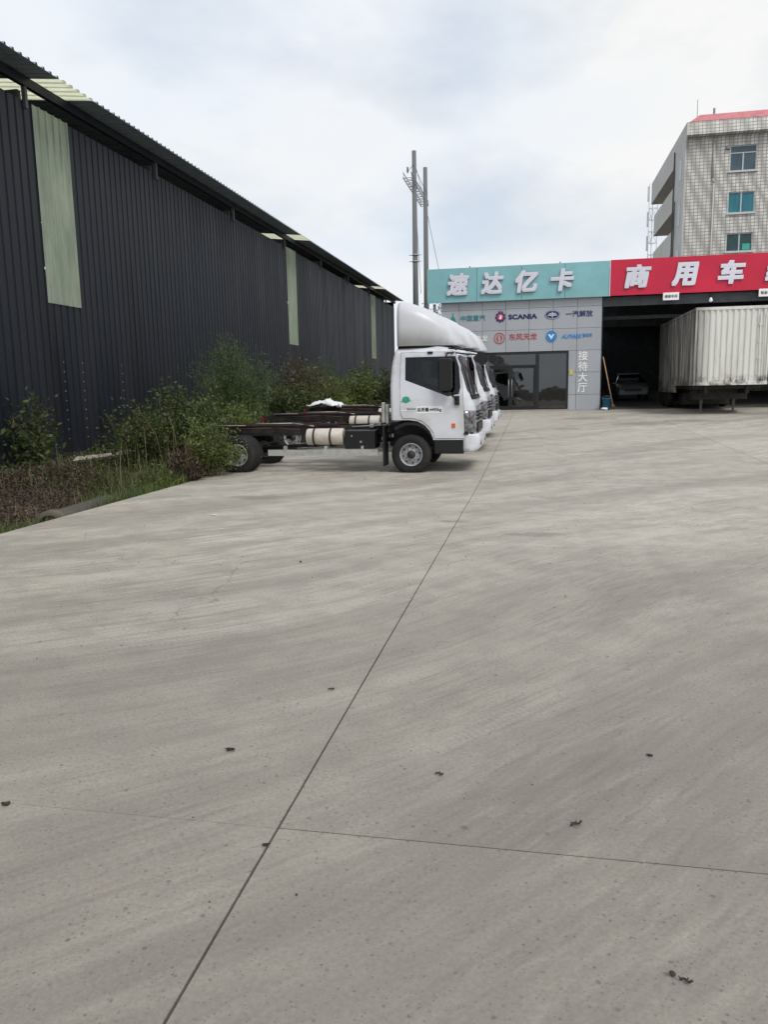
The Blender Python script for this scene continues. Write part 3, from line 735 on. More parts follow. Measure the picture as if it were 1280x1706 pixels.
add_box(bm, TX0 - .01, TX1 + .01, TY0 - .01, TY0 + .07, TZ0, TZ0 + .12); add_box(bm, TX0 - .01, TX0 + .07, TY0 + .072, 35.68, TZ0, TZ0 + .12)
add_box(bm, TX0 - .012, TX0 + .07, 35.70, TY1, TZ2, TZ2 + .12); add_box(bm, TX0 - .012, TX0 + .05, 35.68, 35.76, TZ2 + .122, TZ1 - .102)
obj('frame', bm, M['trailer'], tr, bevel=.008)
bm = NB(); add_box(bm, TX0 + .07, TX1 - .07, TY0 + .075, TY1 - .01, TZ1 - .06, TZ1 - .02); obj('roof', bm, M['white_plastic'], tr)
bm = NB()
for i in range(4): add_box(bm, 8.16, 8.30, TY0 - .04, TY0 - .008, 1.9 + i * .62, 1.98 + i * .62)
add_tube(bm, (8.22, TY0 - .03, 1.7), (8.22, TY0 - .03, 4.2), .016); add_tube(bm, (8.42, TY0 - .03, 1.7), (8.42, TY0 - .03, 4.2), .016)
obj('hinge', bm, M['trailer'], tr)
bm = NB(); add_box(bm, TX0 + .5, TX0 + .64, TY0 + .4, TY1 - .2, 1.24, 1.55); add_box(bm, TX1 - .64, TX1 - .5, TY0 + .4, TY1 - .2, 1.24, 1.55)
for i in range(12): add_box(bm, TX0 + .1, TX1 - .1, TY0 + .5 + i * .65, TY0 + .58 + i * .65, 1.42, 1.549)
add_box(bm, TX0 + .3, TX1 - .3, 33.2, 33.9, 1.0, 1.5); add_box(bm, TX0 + .35, TX1 - .35, 35.8, 36.8, .75, 1.24); add_box(bm, TX0 + .2, TX1 - .2, 40.2, 40.3, .8, 1.24)
obj('chassis_rail', bm, M['chassis'], tr)
for x in (6.62, 7.86):
    bm = NB(); add_box(bm, x - .06, x + .06, 33.6, 33.72, .85, 1.5); add_box(bm, x - .04, x + .04, 33.62, 33.70, G(33.6) + .05, .85); add_box(bm, x - .13, x + .13, 33.54, 33.78, G(33.6), G(33.6) + .05)
    obj('leg', bm, M['leg_grey'], tr, bevel=.006)
for y in (37.9, 39.2):
    for x in (TX0 + .16, TX1 - .16):
        bm = NB(); add_lathe(bm, [(.001, -.13), (.24, -.13), (.28, -.05), (.30, -.14), (.48, -.14), (.51, 0), (.48, .14), (.001, .14)], (x, y, G(y) + .51), 'X', 28); obj('wheel', bm, M['tyre'], tr)

# ================================================================ CAB-CHASSIS TRUCK
def side_y(z):
    if z < 1.45: return 1.0
    if z < 2.30: return 1.0 - .06 * (z - 1.45) / .85
    return .94 - .5 * ((z - 2.30) / .18) ** 2 * .35
def lerp_tab(tab, z):
    for (a, x), (b, y) in zip(tab, tab[1:]):
        if z <= b: t = max(0, (z - a) / (b - a)); return x + (y - x) * t
    return tab[-1][1]
FRONT = [(.67, 1.255), (.9, 1.275), (1.15, 1.27), (1.45, 1.22), (1.52, 1.19), (2.25, .985), (2.36, .90), (2.44, .72), (2.48, .50)]
REAR = [(.67, -.38), (1.06, -.39), (1.75, -.40), (2.15, -.36), (2.36, -.30), (2.48, -.22)]
def cab_ring(z, ins=0, rf=.22):
    fx, rx, sy = lerp_tab(FRONT, z) - ins, lerp_tab(REAR, z) + ins, side_y(z) - ins
    pts = []
    for cx, cy, r, a0 in ((rx + .07, -sy + .07, .07, 180), (fx - rf, -sy + rf, rf, 270), (fx - rf, sy - rf, rf, 0), (rx + .07, sy - .07, .07, 90)):
        n = 8
        for i in range(n + 1):
            t = R(a0 + 90 * i / n); x = cx + r * math.cos(t); y = cy + r * math.sin(t)
            pts.append((x, y, z))
    # slight bow of the front
    out = []
    for x, y, zz in pts:
        if x > .3: x -= .05 * (abs(y) / sy) ** 2 * ((x - .3) / (fx - .3))
        out.append((x, y, zz))
    return out
ZS = [.67, .8, .9, 1.0, 1.06, 1.15, 1.3, 1.45, 1.52, 1.7, 1.9, 2.1, 2.25, 2.30, 2.36, 2.40, 2.44, 2.465, 2.48]
WIN = [(-.10, 2.26), (.88, 2.26), (.955, 2.05), (.985, 1.66), (.95, 1.52), (.73, 1.475), (-.105, 1.80), (-.11, 1.82)]
def plate(outline, holes, f, thick, split=None):
    polys = [[Vector((u, v, 0)) for u, v in p] for p in [outline] + holes]
    tris = geometry.tessellate_polygon(polys); flat = [p for q in polys for p in q]
    bm = NB(); vs = [bm.verts.new(p) for p in flat]
    for t in tris:
        try: bm.faces.new([vs[i] for i in t])
        except ValueError: pass
    for z in (split or []):
        bmesh.ops.bisect_plane(bm, geom=bm.verts[:] + bm.edges[:] + bm.faces[:], plane_co=(0, z, 0), plane_no=(0, 1, 0))
    bmesh.ops.recalc_face_normals(bm, faces=bm.faces)
    r = bmesh.ops.extrude_face_region(bm, geom=bm.faces[:]); top = {e for e in r['geom'] if isinstance(e, bmesh.types.BMVert)}
    for v in bm.verts: v.co = f(v.co.x, v.co.y, thick if v in top else 0)
    return bm
def wheel(parent, x, y, out, name='wheel'):
    """out=-1: outer face towards -Y"""
    w = bpy.data.objects.new(name, None); COL.objects.link(w); w.parent = parent; w.location = (x, y, .385)
    bm = NB(); P = [(.215, -.10), (.25, -.115), (.33, -.118), (.365, -.10), (.383, -.085), (.386, -.03), (.380, -.028), (.380, -.022), (.386, -.02), (.386, .02), (.380, .022), (.380, .028), (.386, .03), (.383, .085), (.365, .10), (.33, .118), (.25, .115), (.215, .10), (.215, -.10)]
    add_lathe(bm, P, (0, 0, 0), 'Y', 48)
    for i in range(60):
        t = R(i * 6); m_ = Matrix.Rotation(t, 4, 'Y')
        for s in (-1, 1): add_box(bm, -.007, .007, s * .06 - .03, s * .06 + .03, .380, .391, mat=m_)
    obj('tyre', bm, M['tyre'], w)
    bm = NB(); o = out
    pr = [(.225, o * .105), (.222, o * .118), (.212, o * .118), (.205, o * .09), (.20, o * .03), (.185, o * .015), (.15, o * .05), (.10, o * .07), (.082, o * .07), (.078, o * .11), (.055, o * .13), (.001, o * .132)]
    add_lathe(bm, pr, (0, 0, 0), 'Y', 40, mis=[0, 0, 0, 0, 0, 0, 0, 0, 1, 1, 1])
    add_lathe(bm, [(.222, o * .1), (.21, -o * .1)], (0, 0, 0), 'Y', 40, mi=1)
    for i in range(8):                    # hand holes and nuts
        t = R(i * 45 + 10); c = Vector((.165 * math.cos(t), o * .045, .165 * math.sin(t)))
        add_tube(bm, c, c + Vector((0, o * .012, 0)), .017, seg=12, mi=2)
        t = R(i * 45 + 32); c = Vector((.118 * math.cos(t), o * .06, .118 * math.sin(t))); add_tube(bm, c, c + Vector((0, o * .03, 0)), .010, seg=6, mi=1)
    obj('rim', bm, [M['rim'], M['chassis'], M['black']], w)
    return w
def make_truck():
    t = thing('cab_chassis_truck', '', 'truck', (-2.37, 15.8, 0))
    # --- cab shell
    bm = NB(); add_loft(bm, [cab_ring(z) for z in ZS], smooth=True); cab = obj('cab', bm, [M['white_paint']], t)
    cab.parent = None
    bm = NB(); add_loft(bm, [cab_ring(z, .045) for z in (1.12, 1.3, 1.45, 1.52, 1.9, 2.25, 2.36, 2.40)]); boolean(cab, obj('c', bm, M['dash']))
    bm = NB(); add_prism(bm, [(-.6, .5), (-.6, 1.055), (-.02, 1.055), (.14, 1.03), (.28, .95), (.38, .84), (.44, .70), (.45, .5)], lambda u, v, s: (u, s, v), -1.2, 1.2); boolean(cab, obj('c', bm, M['dash']))
    bm = NB(); add_prism(bm, WIN, lambda u, v, s: (u, s, v), -1.2, 1.2); boolean(cab, obj('c', bm, M['dash']))
    bm = NB(); add_prism(bm, [(-.90, 1.60), (-.86, 1.53), (-.60, 1.49), (.60, 1.49), (.86, 1.53), (.90, 1.60), (.86, 2.22), (.82, 2.27), (-.82, 2.27), (-.86, 2.22)], lambda u, v, s: (s, u, v), .80, 1.6)
    boolean(cab, obj('c', bm, M['dash'])); cab.parent = t
    for p in cab.data.polygons: p.use_smooth = True
    es = cab.modifiers.new('es', 'EDGE_SPLIT'); es.split_angle = R(32)
    # --- glass
    for s in (-1, 1):
        bm = plate([(u * 1.0, v) for u, v in WIN], [], lambda u, v, k: Vector((u, s * (side_y(v) - .028 + k), v)), .005); sg = obj('side_window', bm, M['glass'], t)
        bm = NB(); n = len(WIN)
        add_path(bm, [(u, s * (side_y(v) + .002), v) for u, v in WIN + WIN[:1]], .011, 6); obj('window_seal', bm, M['black'], sg)
    rings = []
    for z in (1.47, 1.52, 1.7, 1.9, 2.1, 2.25, 2.29):
        rg = [p for p in cab_ring(z, .012) if p[0] > .75 and abs(p[1]) < .93]; rg.sort(key=lambda p: p[1]); rings.append(rg)
    bm = NB(); k = min(len(r) for r in rings); rings = [r[(len(r) - k) // 2:(len(r) - k) // 2 + k] for r in rings]
    add_loft(bm, rings, cap0=False, cap1=False, closed=False); ws = obj('windscreen', bm, M['glass'], t)
    bm = NB()
    for zz in (1.46, 1.50):
        rg = [p for p in cab_ring(zz, -.008) if p[0] > .8 and abs(p[1]) < .9]; add_path(bm, rg, .028, 6)
    obj('cowl', bm, M['black'], ws)
    for y0 in (-.55, .1):
        bm = NB(); add_tube(bm, (1.22, y0, 1.50), (1.12, y0 + .42, 1.80), .008, seg=6); add_tube(bm, (1.19, y0 + .08, 1.56), (1.05, y0 + .62, 1.99), .009, seg=6); obj('wiper', bm, M['black'], ws)
    # --- interior
    for yy in (-.52, .15, .58):
        bm = NB(); add_box(bm, .02, .5, yy - .22, yy + .22, 1.13, 1.38); add_box(bm, -.12, .02, yy - .22, yy + .22, 1.25, 2.0); add_box(bm, -.11, -.01, yy - .12, yy + .12, 2.03, 2.2); obj('seat', bm, M['seat'], t, bevel=.03)
    bm = NB(); add_box(bm, .78, 1.10, -.88, .88, 1.14, 1.53); obj('dashboard', bm, M['dash'], t, bevel=.05)
    bm = NB(); c = Vector((.68, -.5, 1.62)); q = Matrix.Rotation(R(-55), 3, 'Y')
    add_path(bm, [c + q @ Vector((.21 * math.cos(R(a)), .21 * math.sin(R(a)), 0)) for a in range(0, 361, 20)], .014, 6); add_tube(bm, c, (.9, -.5, 1.45), .03)
    add_tube(bm, c + Vector((0, -.2, 0)), c + Vector((0, .2, 0)), .014); obj('steering_wheel', bm, M['black'], t)
    # --- door skin with window opening
    D = [(-.17, 2.33), (.86, 2.33), (.97, 2.08), (1.005, 1.62), (1.01, 1.45), (1.03, 1.2), (1.04, .70), (.47, .70), (.44, .82), (.36, .93), (.22, 1.04), (.05, 1.09), (-.15, 1.09), (-.19, 1.2), (-.20, 1.8)]
    Wh = [(-.09, 2.245), (.87, 2.245), (.94, 2.04), (.968, 1.66), (.935, 1.535), (.73, 1.495), (-.095, 1.815)]
    for s in (-1, 1):
        bm = plate(D, [Wh], lambda u, v, k: Vector((u, s * (side_y(v) + .001 + k), v)), .012, [1.45, 1.9])
        dr = obj('door', bm, M['white_paint'], t, bevel=.005)
        bm = NB(); add_path(bm, [(u, s * (side_y(v) + .0005), v) for u, v in [(a * 1.0, b) for a, b in D + D[:1]]], .0065, 5); obj('door_seal', bm, M['dark_gap'], dr)
        bm = NB(); add_box(bm, -.06, .12, s * 1.012 - .022, s * 1.012 + .022, 1.265, 1.295); obj('handle', bm, M['silver'], dr, bevel=.008)
        bm = NB(); add_box(bm, .80, .87, s * 1.014 - .012, s * 1.014 + .012, .90, .985); obj('side_reflector', bm, M['orange'], dr, bevel=.006)
    # --- stickers on the near door
    bm = NB(); add_prism(bm, ell(-.08, 1.445, .075, .062, 24), lambda u, v, s: (u, s, v), -1.017, -1.0145); add_prism(bm, [(-.18, 1.40), (.03, 1.42), (.0, 1.435), (-.17, 1.42)], lambda u, v, s: (u, s, v), -1.019, -1.0146); obj('eco_sticker', bm, M['green_sticker'], t)
    bm = NB(); add_box(bm, .12, .62, -1.0165, -1.0145, 1.18, 1.315); add_box(bm, -.18, .11, -1.0165, -1.0145, 1.232, 1.246); pl = obj('weight_plate', bm, M['label_white'], t)
    bm = text_bm('总质量:4495kg', .47, .088, .003, .018, 0, lambda a, b, z: Vector((.37 + a, -1.0185 - z, 1.247 + b)), 0); obj('lettering', bm, M['ink'], pl)
    # --- roof air deflector
    bm = NB(); rings = []
    prof = [(-.25, .86, .93), (-.18, .865, .94), (0, .83, .94), (.2, .75, .92), (.4, .64, .88), (.58, .49, .82), (.70, .36, .79), (.80, .19, .73), (.86, .05, .66), (.875, .004, .6)]
    for x, hh, w in prof:
        r = []
        for i in range(29):
            a = math.pi * i / 28; c, s = math.cos(a), math.sin(a); ex = .38
            r.append((x + .10 * (1 - abs(c)) * (x > 0) * (x / .83), -w * math.copysign(abs(c) ** ex, c), 2.46 + hh * abs(s) ** ex if i not in (0, 28) else 2.46))
        rings.append(r)
    add_loft(bm, rings, cap0=False, cap1=True, closed=False)
    df = obj('air_deflector', bm, M['clean_white'], t)
    sm = df.modifiers.new('s', 'SOLIDIFY'); sm.thickness = .02
    bm = NB()
    add_loft(bm, [[(x, y * .97, z) for x, y in ((-.24, -.92), (.3, -.9), (.62, -.80), (.75, -.6), (.75, .6), (.62, .80), (.3, .9), (-.24, .92))] for z in (2.42, 2.464)])
    add_box(bm, -.25, -.2, -.85, .85, 2.40, 2.462); obj('gasket', bm, M['black'], df)
    # sun visor strip / roof lip in front of the deflector
    bm = NB(); rg = [p for p in cab_ring(2.33, -.02) if p[0] > .6]; add_path(bm, [(x - .01, y, z) for x, y, z in rg], .03, 8); obj('roof_lip', bm, M['white_paint'], t)
    # --- rocker, arch liner, mudguard
    for s in (-1, 1): bm = NB(); add_box(bm, .45, 1.03, s * .94 - .05, s * .94 + .05, .40, .675); obj('step_panel', bm, M['black'], t, bevel=.02)
    arc = [(.56 * math.cos(R(a)), .42 + .60 * math.sin(R(a))) for a in range(6, 131, 8)]
    for s in (-1, 1):
        bm = NB()
        for (a, b), (c, d_) in zip(arc, arc[1:]):
            add_prism(bm, [(a * .87, .42 + (b - .42) * .9), (a, b), (c, d_), (c * .87, .42 + (d_ - .42) * .9)], lambda u, v, k: (u, k, v), s * .93 - .05, s * .93 + .05)
        obj('wheel_arch', bm, M['black'], t)
        bm = NB(); add_box(bm, -.56, -.52, s * .78 - .2, s * .78 + .2, .16, .95); obj('mud_flap', bm, M['black'], t)
    # --- front: bumper, grille, lamps
    bm = NB(); rings = []
    for z, o in ((.44, -.06), (.46, -.01), (.52, .03), (.66, .04), (.74, .03), (.775, 0)):
        pts = [(1.02, -1.0 - min(o, .01)), (1.10, -1.005 - min(o, .01))] + [(1.10 + (.19 + o) * math.sin(R(a)) , -(.80 + (.20) * math.cos(R(a))) ) for a in range(15, 91, 15)]
        pts = pts + [(1.30 + o, 0)] + [(x, -y) for x, y in pts[::-1]]
        rings.append([(x, y, z) for x, y in pts] + [(x - .09 if abs(y) < .9 else x, y * .93, z) for x, y in pts[::-1]])
    add_loft(bm, rings); obj('bumper', bm, M['white_paint'], t)
    bm = NB()
    bm.free()
    for s in (-1, 1): bm = NB(); add_tube(bm, (1.325, s * .62, .60), (1.345, s * .62, .60), .055, seg=18); obj('fog_lamp', bm, M['lamp_glass'], t)
    bm = NB(); add_box(bm, 1.20, 1.285, -.62, .62, .80, .98)
    for k in range(3): add_box(bm, 1.22, 1.297, -.6, .6, 1.03 + k * .07, 1.065 + k * .07)
    obj('grille', bm, M['black'], t, bevel=.01)
    bm = NB(); add_box(bm, 1.25, 1.30, -.50, .50, 1.30, 1.36); obj('badge_strip', bm, M['chrome'], t, bevel=.01)
    for s in (-1, 1):
        bm = NB(); rings = []
        for z in (.80, .86, .95, 1.05, 1.15, 1.22):
            rg = [p for p in cab_ring(z, -.012) if p[0] > .98 and s * p[1] > .62]; rg.sort(key=lambda p: p[0] * 1.0 - s * p[1])
            w_ = max(4, len(rg) - (2 if z > 1.1 else 0)); rings.append((z, rg))
        n = min(len(r) for _, r in rings); add_loft(bm, [r[-n:] for _, r in rings], cap0=False, cap1=False, closed=False)
        hl = obj('headlight', bm, M['lamp_glass'], t, fix=True); sm = hl.modifiers.new('s', 'SOLIDIFY'); sm.thickness = .02
        bm = NB(); add_box(bm, 1.10, 1.15, s * .97 - .012, s * .97 + .012, 1.07, 1.20); obj('indicator', bm, M['orange' if s > 0 else 'red_lens'], hl, bevel=.01)
        bm = NB(); add_box(bm, 1.03, 1.12, s * 1.0 - .03, s * 1.0 + .016, .775, .80); add_box(bm, 1.12, 1.2, s * .93 - .02, s * .93 + .02, .775, .80); obj('bumper_gap', bm, M['black'], hl)
    # --- mirrors
    for s in (-1, 1):
        y = s * 1.17
        bm = NB(); add_prism(bm, [(.565, 1.62), (.60, 1.60), (.80, 1.60), (.835, 1.64), (.835, 2.17), (.80, 2.21), (.60, 2.21), (.565, 2.18)], lambda u, v, k: (u, k, v), y - .05, y + .05); mi = obj('mirror', bm, M['black'], t, bevel=.03)
        bm = NB(); add_path(bm, [(.70, y, 2.2), (.74, s * 1.12, 2.30), (.84, s * .93, 2.31)], .018, 8); obj('mirror_arm', bm, M['black'], mi); bm = NB(); add_path(bm, [(.74, y, 1.62), (.84, y, 1.50), (.90, s * 1.01, 1.42)], .018, 8); obj('mirror_arm', bm, M['black'], mi); bm = NB(); add_box(bm, .86, .95, s * 1.02 - .03, s * 1.02 + .03, 1.33, 1.50); obj('mirror_mount', bm, M['black'], mi)
    bm = NB(); add_path(bm, [(.74, -.93, 2.39), (.90, -.98, 2.38), (1.28, -1.02, 2.31)], .014, 6); obj('front_mirror_arm', bm, M['black'], t); bm = NB(); add_box(bm, .34, .44, -.97, -.92, 2.30, 2.345); obj('door_clip', bm, M['black'], t); bm = NB(); add_path(bm, [(.84, -.93, 2.31), (1.25, -1.03, 2.26)], .014, 6); fm = obj('front_mirror_arm', bm, M['black'], t)
    bm = NB(); add_prism(bm, [(-.14, -.07), (-.10, -.10), (.07, -.10), (.11, -.05), (.12, .05), (.07, .10), (-.07, .10), (-.12, .05)], lambda u, v, k: Vector((u, k, v)), -.06, .05); mm = Matrix.Translation((1.37, -1.0, 2.18)) @ Matrix.Rotation(R(35), 4, 'Y')
    for v in bm.verts: v.co = mm @ v.co
    obj('front_mirror', bm, M['black'], fm)
    # --- chassis
    bm = NB()
    for s in (-1, 1):
        add_box(bm, -4.30, .95, s * .37 - .006, s * .37 + .006, .74, .94)
        for z0, z1 in ((.74, .748), (.932, .94)): add_box(bm, -4.30, .95, s * .37 + (-.07 if s > 0 else .007), s * .37 + (-.007 if s > 0 else .07), z0, z1)
    for x in (-4.25, -3.9, -3.1, -2.3, -1.5, -.7, .6): add_box(bm, x, x + .10, -.36, .36, .76, .92)
    obj('frame_rail', bm, M['chassis'], t)
    bm = NB()
    for s in (-1, 1): add_box(bm, -4.2, -2.15, s * .37 - .035, s * .37 + .035, .945, .97); add_box(bm, -2.15, -1.6, s * .37 - .03, s * .37 + .03, .942, .955)
    add_path(bm, [(-3.9, -.44, .88), (-3.0, -.45, .90), (-2.4, -.44, .86), (-1.4, -.44, .9)], .014, 6)
    obj('frame_packing', bm, M['rust'], t)
    bm = NB(); add_path(bm, [(-3.4, -.30, .985), (-2.6, -.32, .99), (-2.3, -.36, .955), (-2.1, -.44, .93)], .012, 6); add_path(bm, [(-4.28, -.42, .957), (-3.6, -.42, .957)], .008, 6); add_path(bm, [(-1.3, -.44, .91), (-.5, -.44, .95)], .015, 6)
    obj('pipework', bm, M['silver'], t)
    for x, w_ in ((0, 'front'), (-3.58, 'rear')):
        bm = NB(); add_tube(bm, (x, -.8, .385), (x, .8, .385), .055)
        if x < -1: add_sphere(bm, (x, 0, .40), .2, (1, .9, 1))
        obj('axle', bm, M['chassis'], t)
        for s in (-1, 1):
            bm = NB()
            for k in range(4):
                L_ = .62 - k * .1; pts = [(x + L_ * u, s * .43, .62 - .10 * (1 - u * u) - k * .018) for u in (-1, -.5, 0, .5, 1)]
                for (a, b, c), (d2, e2, f2) in zip(pts, pts[1:]): add_prism(bm, [(a, c), (d2, f2), (d2, f2 + .014), (a, c + .014)], lambda u, v, kk: (u, kk, v), s * .43 - .035, s * .43 + .035)
            add_box(bm, x - .72, x - .60, s * .43 - .03, s * .43 + .03, .62, .78); add_box(bm, x + .60, x + .72, s * .43 - .03, s * .43 + .03, .62, .78)
            obj('leaf_spring', bm, M['chassis'], t)
    bm = NB(); add_tube(bm, (-.6, 0, .62), (-3.4, 0, .45), .045); obj('drive_shaft', bm, M['chassis'], t)
    bm = NB(); add_box(bm, -.55, .8, -.3, .3, .5, 1.0); obj('engine', bm, M['chassis'], t, bevel=.04)
    bm = NB(); add_tube(bm, (-2.14, -.78, .735), (-1.38, -.78, .735), .165, seg=28)
    tk = obj('air_tank', bm, M['cream'], t, bevel=.02)
    bm = NB()
    bm.free()
    for x in (-1.98, -1.64): bm = NB(); add_tube(bm, (x - .02, -.78, .735), (x + .02, -.78, .735), .170, seg=28); obj('strap', bm, M['chassis'], tk)
    for x in (-1.98, -1.64, -1.2, -.75): bm = NB(); add_box(bm, x - .03, x + .03, -.86, -.40, .53, .565); add_box(bm, x - .029, x + .029, -.43, -.402, .56, .9); obj('bracket', bm, M['chassis'], t)
    bm = NB(); add_box(bm, -1.33, -.72, -.95, -.48, .50, .86); obj('battery_box', bm, M['black'], t, bevel=.015)
    bm = NB(); add_tube(bm, (-1.36, -.70, .80), (-1.34, -.70, .80), .05); add_box(bm, -1.02, -.98, -.97, -.95, .62, .66); add_box(bm, -1.2, -1.17, -.97, -.95, .74, .77)
    obj('battery_cap', bm, M['steel'], t)
    for x, z in ((-.6, .8), (-.66, .64), (-.5, .7), (-.9, .9), (-.75, .93)): bm = NB(); add_box(bm, x, x + .09, -.6, -.48, z, z + .07); obj('valve', bm, M['steel'], t, bevel=.01)
    bm = NB(); add_tube(bm, (-2.3, .78, .70), (-1.2, .78, .70), .22, seg=24); obj('fuel_tank', bm, M['silver'], t, bevel=.02)
    for s in (-1, 1):
        bm = NB(); add_box(bm, -2.92, -.66, s * .97 - .015, s * .97 + .015, .37, .49)
        for x in (-2.6, -1.75, -1.0): add_box(bm, x, x + .05, s * .90 - .06, s * .90 + .055, .40, .56)
        obj('side_guard', bm, M['silver'], t)
    bm = NB(); add_box(bm, -.60, -.53, -.86, -.72, 1.00, 1.40); add_box(bm, -.52, -.46, -.86, -.70, .98, 1.36); obj('air_intake', bm, M['silver'], t, bevel=.02)
    bm = NB()
    for k in range(16):
        x = random.uniform(-.62, -.42); add_path(bm, [(x, random.uniform(-.7, .1), .72 + random.uniform(0, .25)), (x + random.uniform(-.15, .1), random.uniform(-.8, .1), .9 + random.uniform(-.3, .1)), (x + random.uniform(-.5, .1), random.uniform(-.6, 0), .86)], .013, 6)
    obj('hose', bm, M['chassis'], t)
    bm = NB(); add_box(bm, -4.35, -4.305, -.9, .9, .80, .92); obj('rear_crossbar', bm, M['chassis'], t)
    for s in (-1, 1):
        bm = NB(); add_box(bm, -4.40, -4.352, s * .75 - .15, s * .75 + .15, .78, .90); obj('tail_lamp', bm, M['red_lens'], t)
        wheel(t, 0, s * .88, s); wheel(t, -3.58, s * .90, s)
        wheel(t, -3.58, s * .62, s)
    return t
tk1 = make_truck()
tk1['label'] = 'nearest white cab and bare chassis truck, whole side and weight lettering in view'
tk1['group'] = 'white cab and chassis trucks parked in a row'
for Yc, lb in ((19.5, 'middle truck of the row, its windscreen seen past the nearest white cab'), (23.15, 'farthest truck of the row, with the white plastic sheet on its frame')):
    c = copy_tree(tk1); c.location = (-2.37, Yc, G(Yc - 1)); c['label'] = lb

# white sheet lying on the farthest truck's frame
bm = NB(); bmesh.ops.create_grid(bm, x_segments=26, y_segments=14, size=1)
for v in bm.verts:
    x, y = v.co.x, v.co.y; q = Vector((x * 2.2, y * 2.2, 3))
    v.co = Vector((-6.25 + x * .52, 22.9 + y * .42, 1.20 + .16 * max(0, 1 - x * x - y * y * .5) + .11 * noise.noise(q) + .05 * noise.noise(q * 3)))
for f in bm.faces: f.smooth = True
o = obj('plastic_sheet', bm, M['bag'], fix=False); sd = o.modifiers.new('s', 'SOLIDIFY'); sd.thickness = .01
tag(o, 'crumpled white plastic sheet lying on the rear truck frame beside the bushes', 'plastic sheet')

# ================================================================ APARTMENT BUILDING
apt = thing('apartment_building', 'tall tiled apartment block with pink roof edge and blue-green windows behind the workshop', 'building', (0, 0, 0))
AX0, AX1, AY0, AY1 = 9.8, 26, 58, 74
WX_ = [(12.56, 14.24), (17.2, 18.9), (21.8, 23.5)]
WZ = [(15.60, 17.22), (12.92, 14.28), (10.42, 11.62), (7.4, 8.9), (4.4, 5.9)]
bm = NB()
add_box(bm, AX0, AX1, AY0 + .25, 61.6, .4, 18.7, 1); add_box(bm, AX0 + 1.3, AX1, 61.6, AY1 - 2.2, .4, 18.7, 1)
def wallrect(x0, x1, z0, z1): add_box(bm, x0, x1, AY0, AY0 + .248, z0, z1, 0)
zc = .4
for z0, z1 in sorted(WZ):
    wallrect(AX0, AX1, zc, z0); x = AX0
    for a, b in WX_: wallrect(x, a, z0, z1); x = b
    wallrect(x, AX1, z0, z1); zc = z1
wallrect(AX0, AX1, zc, 17.75)
obj('wall', bm, [M['tiles'], M['plaster']], apt)
# flared cornice and pink mansard
bm = NB(); add_prism(bm, [(AY0, 17.75), (AY0 - .55, 17.95), (AY0 - .42, 18.78), (AY0 + .3, 18.78), (AY0 + .3, 17.76)], lambda u, v, s: (s, u, v), AX0 - .02, AX1, 0)
obj('cornice', bm, M['tiles'], apt)
bm = NB(); add_prism(bm, [(AX0 + .05, 18.785), (AX0 + .75, 19.32), (AX1, 19.32), (AX1, 18.785)], lambda u, v, s: (u, s + (.5 if v > 19 else 0), v), AY0 - .44, AY0 + 2.2)
rf_ = obj('roof', bm, M['pink_roof'], apt)
bm = NB(); add_box(bm, 11.5, 11.62, 58.6, 58.7, 19.3, 19.85); add_tube(bm, (10.55, 59, 19.3), (10.55, 59, 20.6), .02); obj('vent_pipe', bm, M['soffit'], rf_)
# rounded corner pier
bm = NB(); add_prism(bm, [(AY0 - .57, 17.95), (AY0 - .44, 18.80), (61.7, 18.80), (61.7, .4), (AY0 - .08, .4), (AY0 - .08, 17.3), (AY0 - .2, 17.6), (AY0 - .36, 17.8)], lambda u, v, s: (s, u, v), AX0 - .12, AX0 - .022)
obj('corner_pier', bm, M['plaster'], apt, bevel=.03)
for wi, (a, b) in enumerate(WX_):
    for wj, (z0, z1) in enumerate(WZ):
        fm = NB(); y0, y1 = AY0 + .06, AY0 + .14; t_ = .06
        add_box(fm, a, a + t_, y0, y1, z0, z1); add_box(fm, b - t_, b, y0, y1, z0, z1); add_box(fm, a + t_, b - t_, y0, y1, z0, z0 + t_); add_box(fm, a + t_, b - t_, y0, y1, z1 - t_, z1)
        m_ = (a + b) / 2; top = z1 - t_ if wj else z1 - .5
        add_box(fm, m_ - .04, m_ + .04, y0, y1, z0 + t_, top)
        if wj == 0: add_box(fm, a + t_, b - t_, y0, y1, top, top + .06)
        w_ = obj('window', fm, M['alu'], apt)
        bm = NB(); add_box(bm, a + t_, b - t_, AY0 + .10, AY0 + .12, z0 + t_, z1 - t_); obj('pane', bm, M[('greypane', 'bluepane', 'darkpane', 'greypane', 'darkpane')[wj]], w_)
        bm = NB(); add_box(bm, a - .08, b + .08, AY0 - .10, AY0 - .002, z0 - .10, z0 - .02); obj('sill', bm, M['plaster'], w_)
        if wi == 0 and wj == 2:
            bm = NB(); add_box(bm, 13.62, 14.1, AY0 + .085, AY0 + .099, 10.52, 10.92); obj('sticker', bm, simple('green_sheet', (.05, .42, .32), .5), w_)
bm = NB(); add_path(bm, [(11.52, 57.93, 17.6), (11.52, 57.93, 15.2), (11.6, 57.93, 14.9), (11.6, 57.93, .5)], .05, 8); obj('drainpipe', bm, M['pvc'], apt)
bm = NB(); add_box(bm, 12.28, 12.52, 57.8, 57.998, 17.0, 17.2); obj('outlet', bm, M['soffit'], apt)
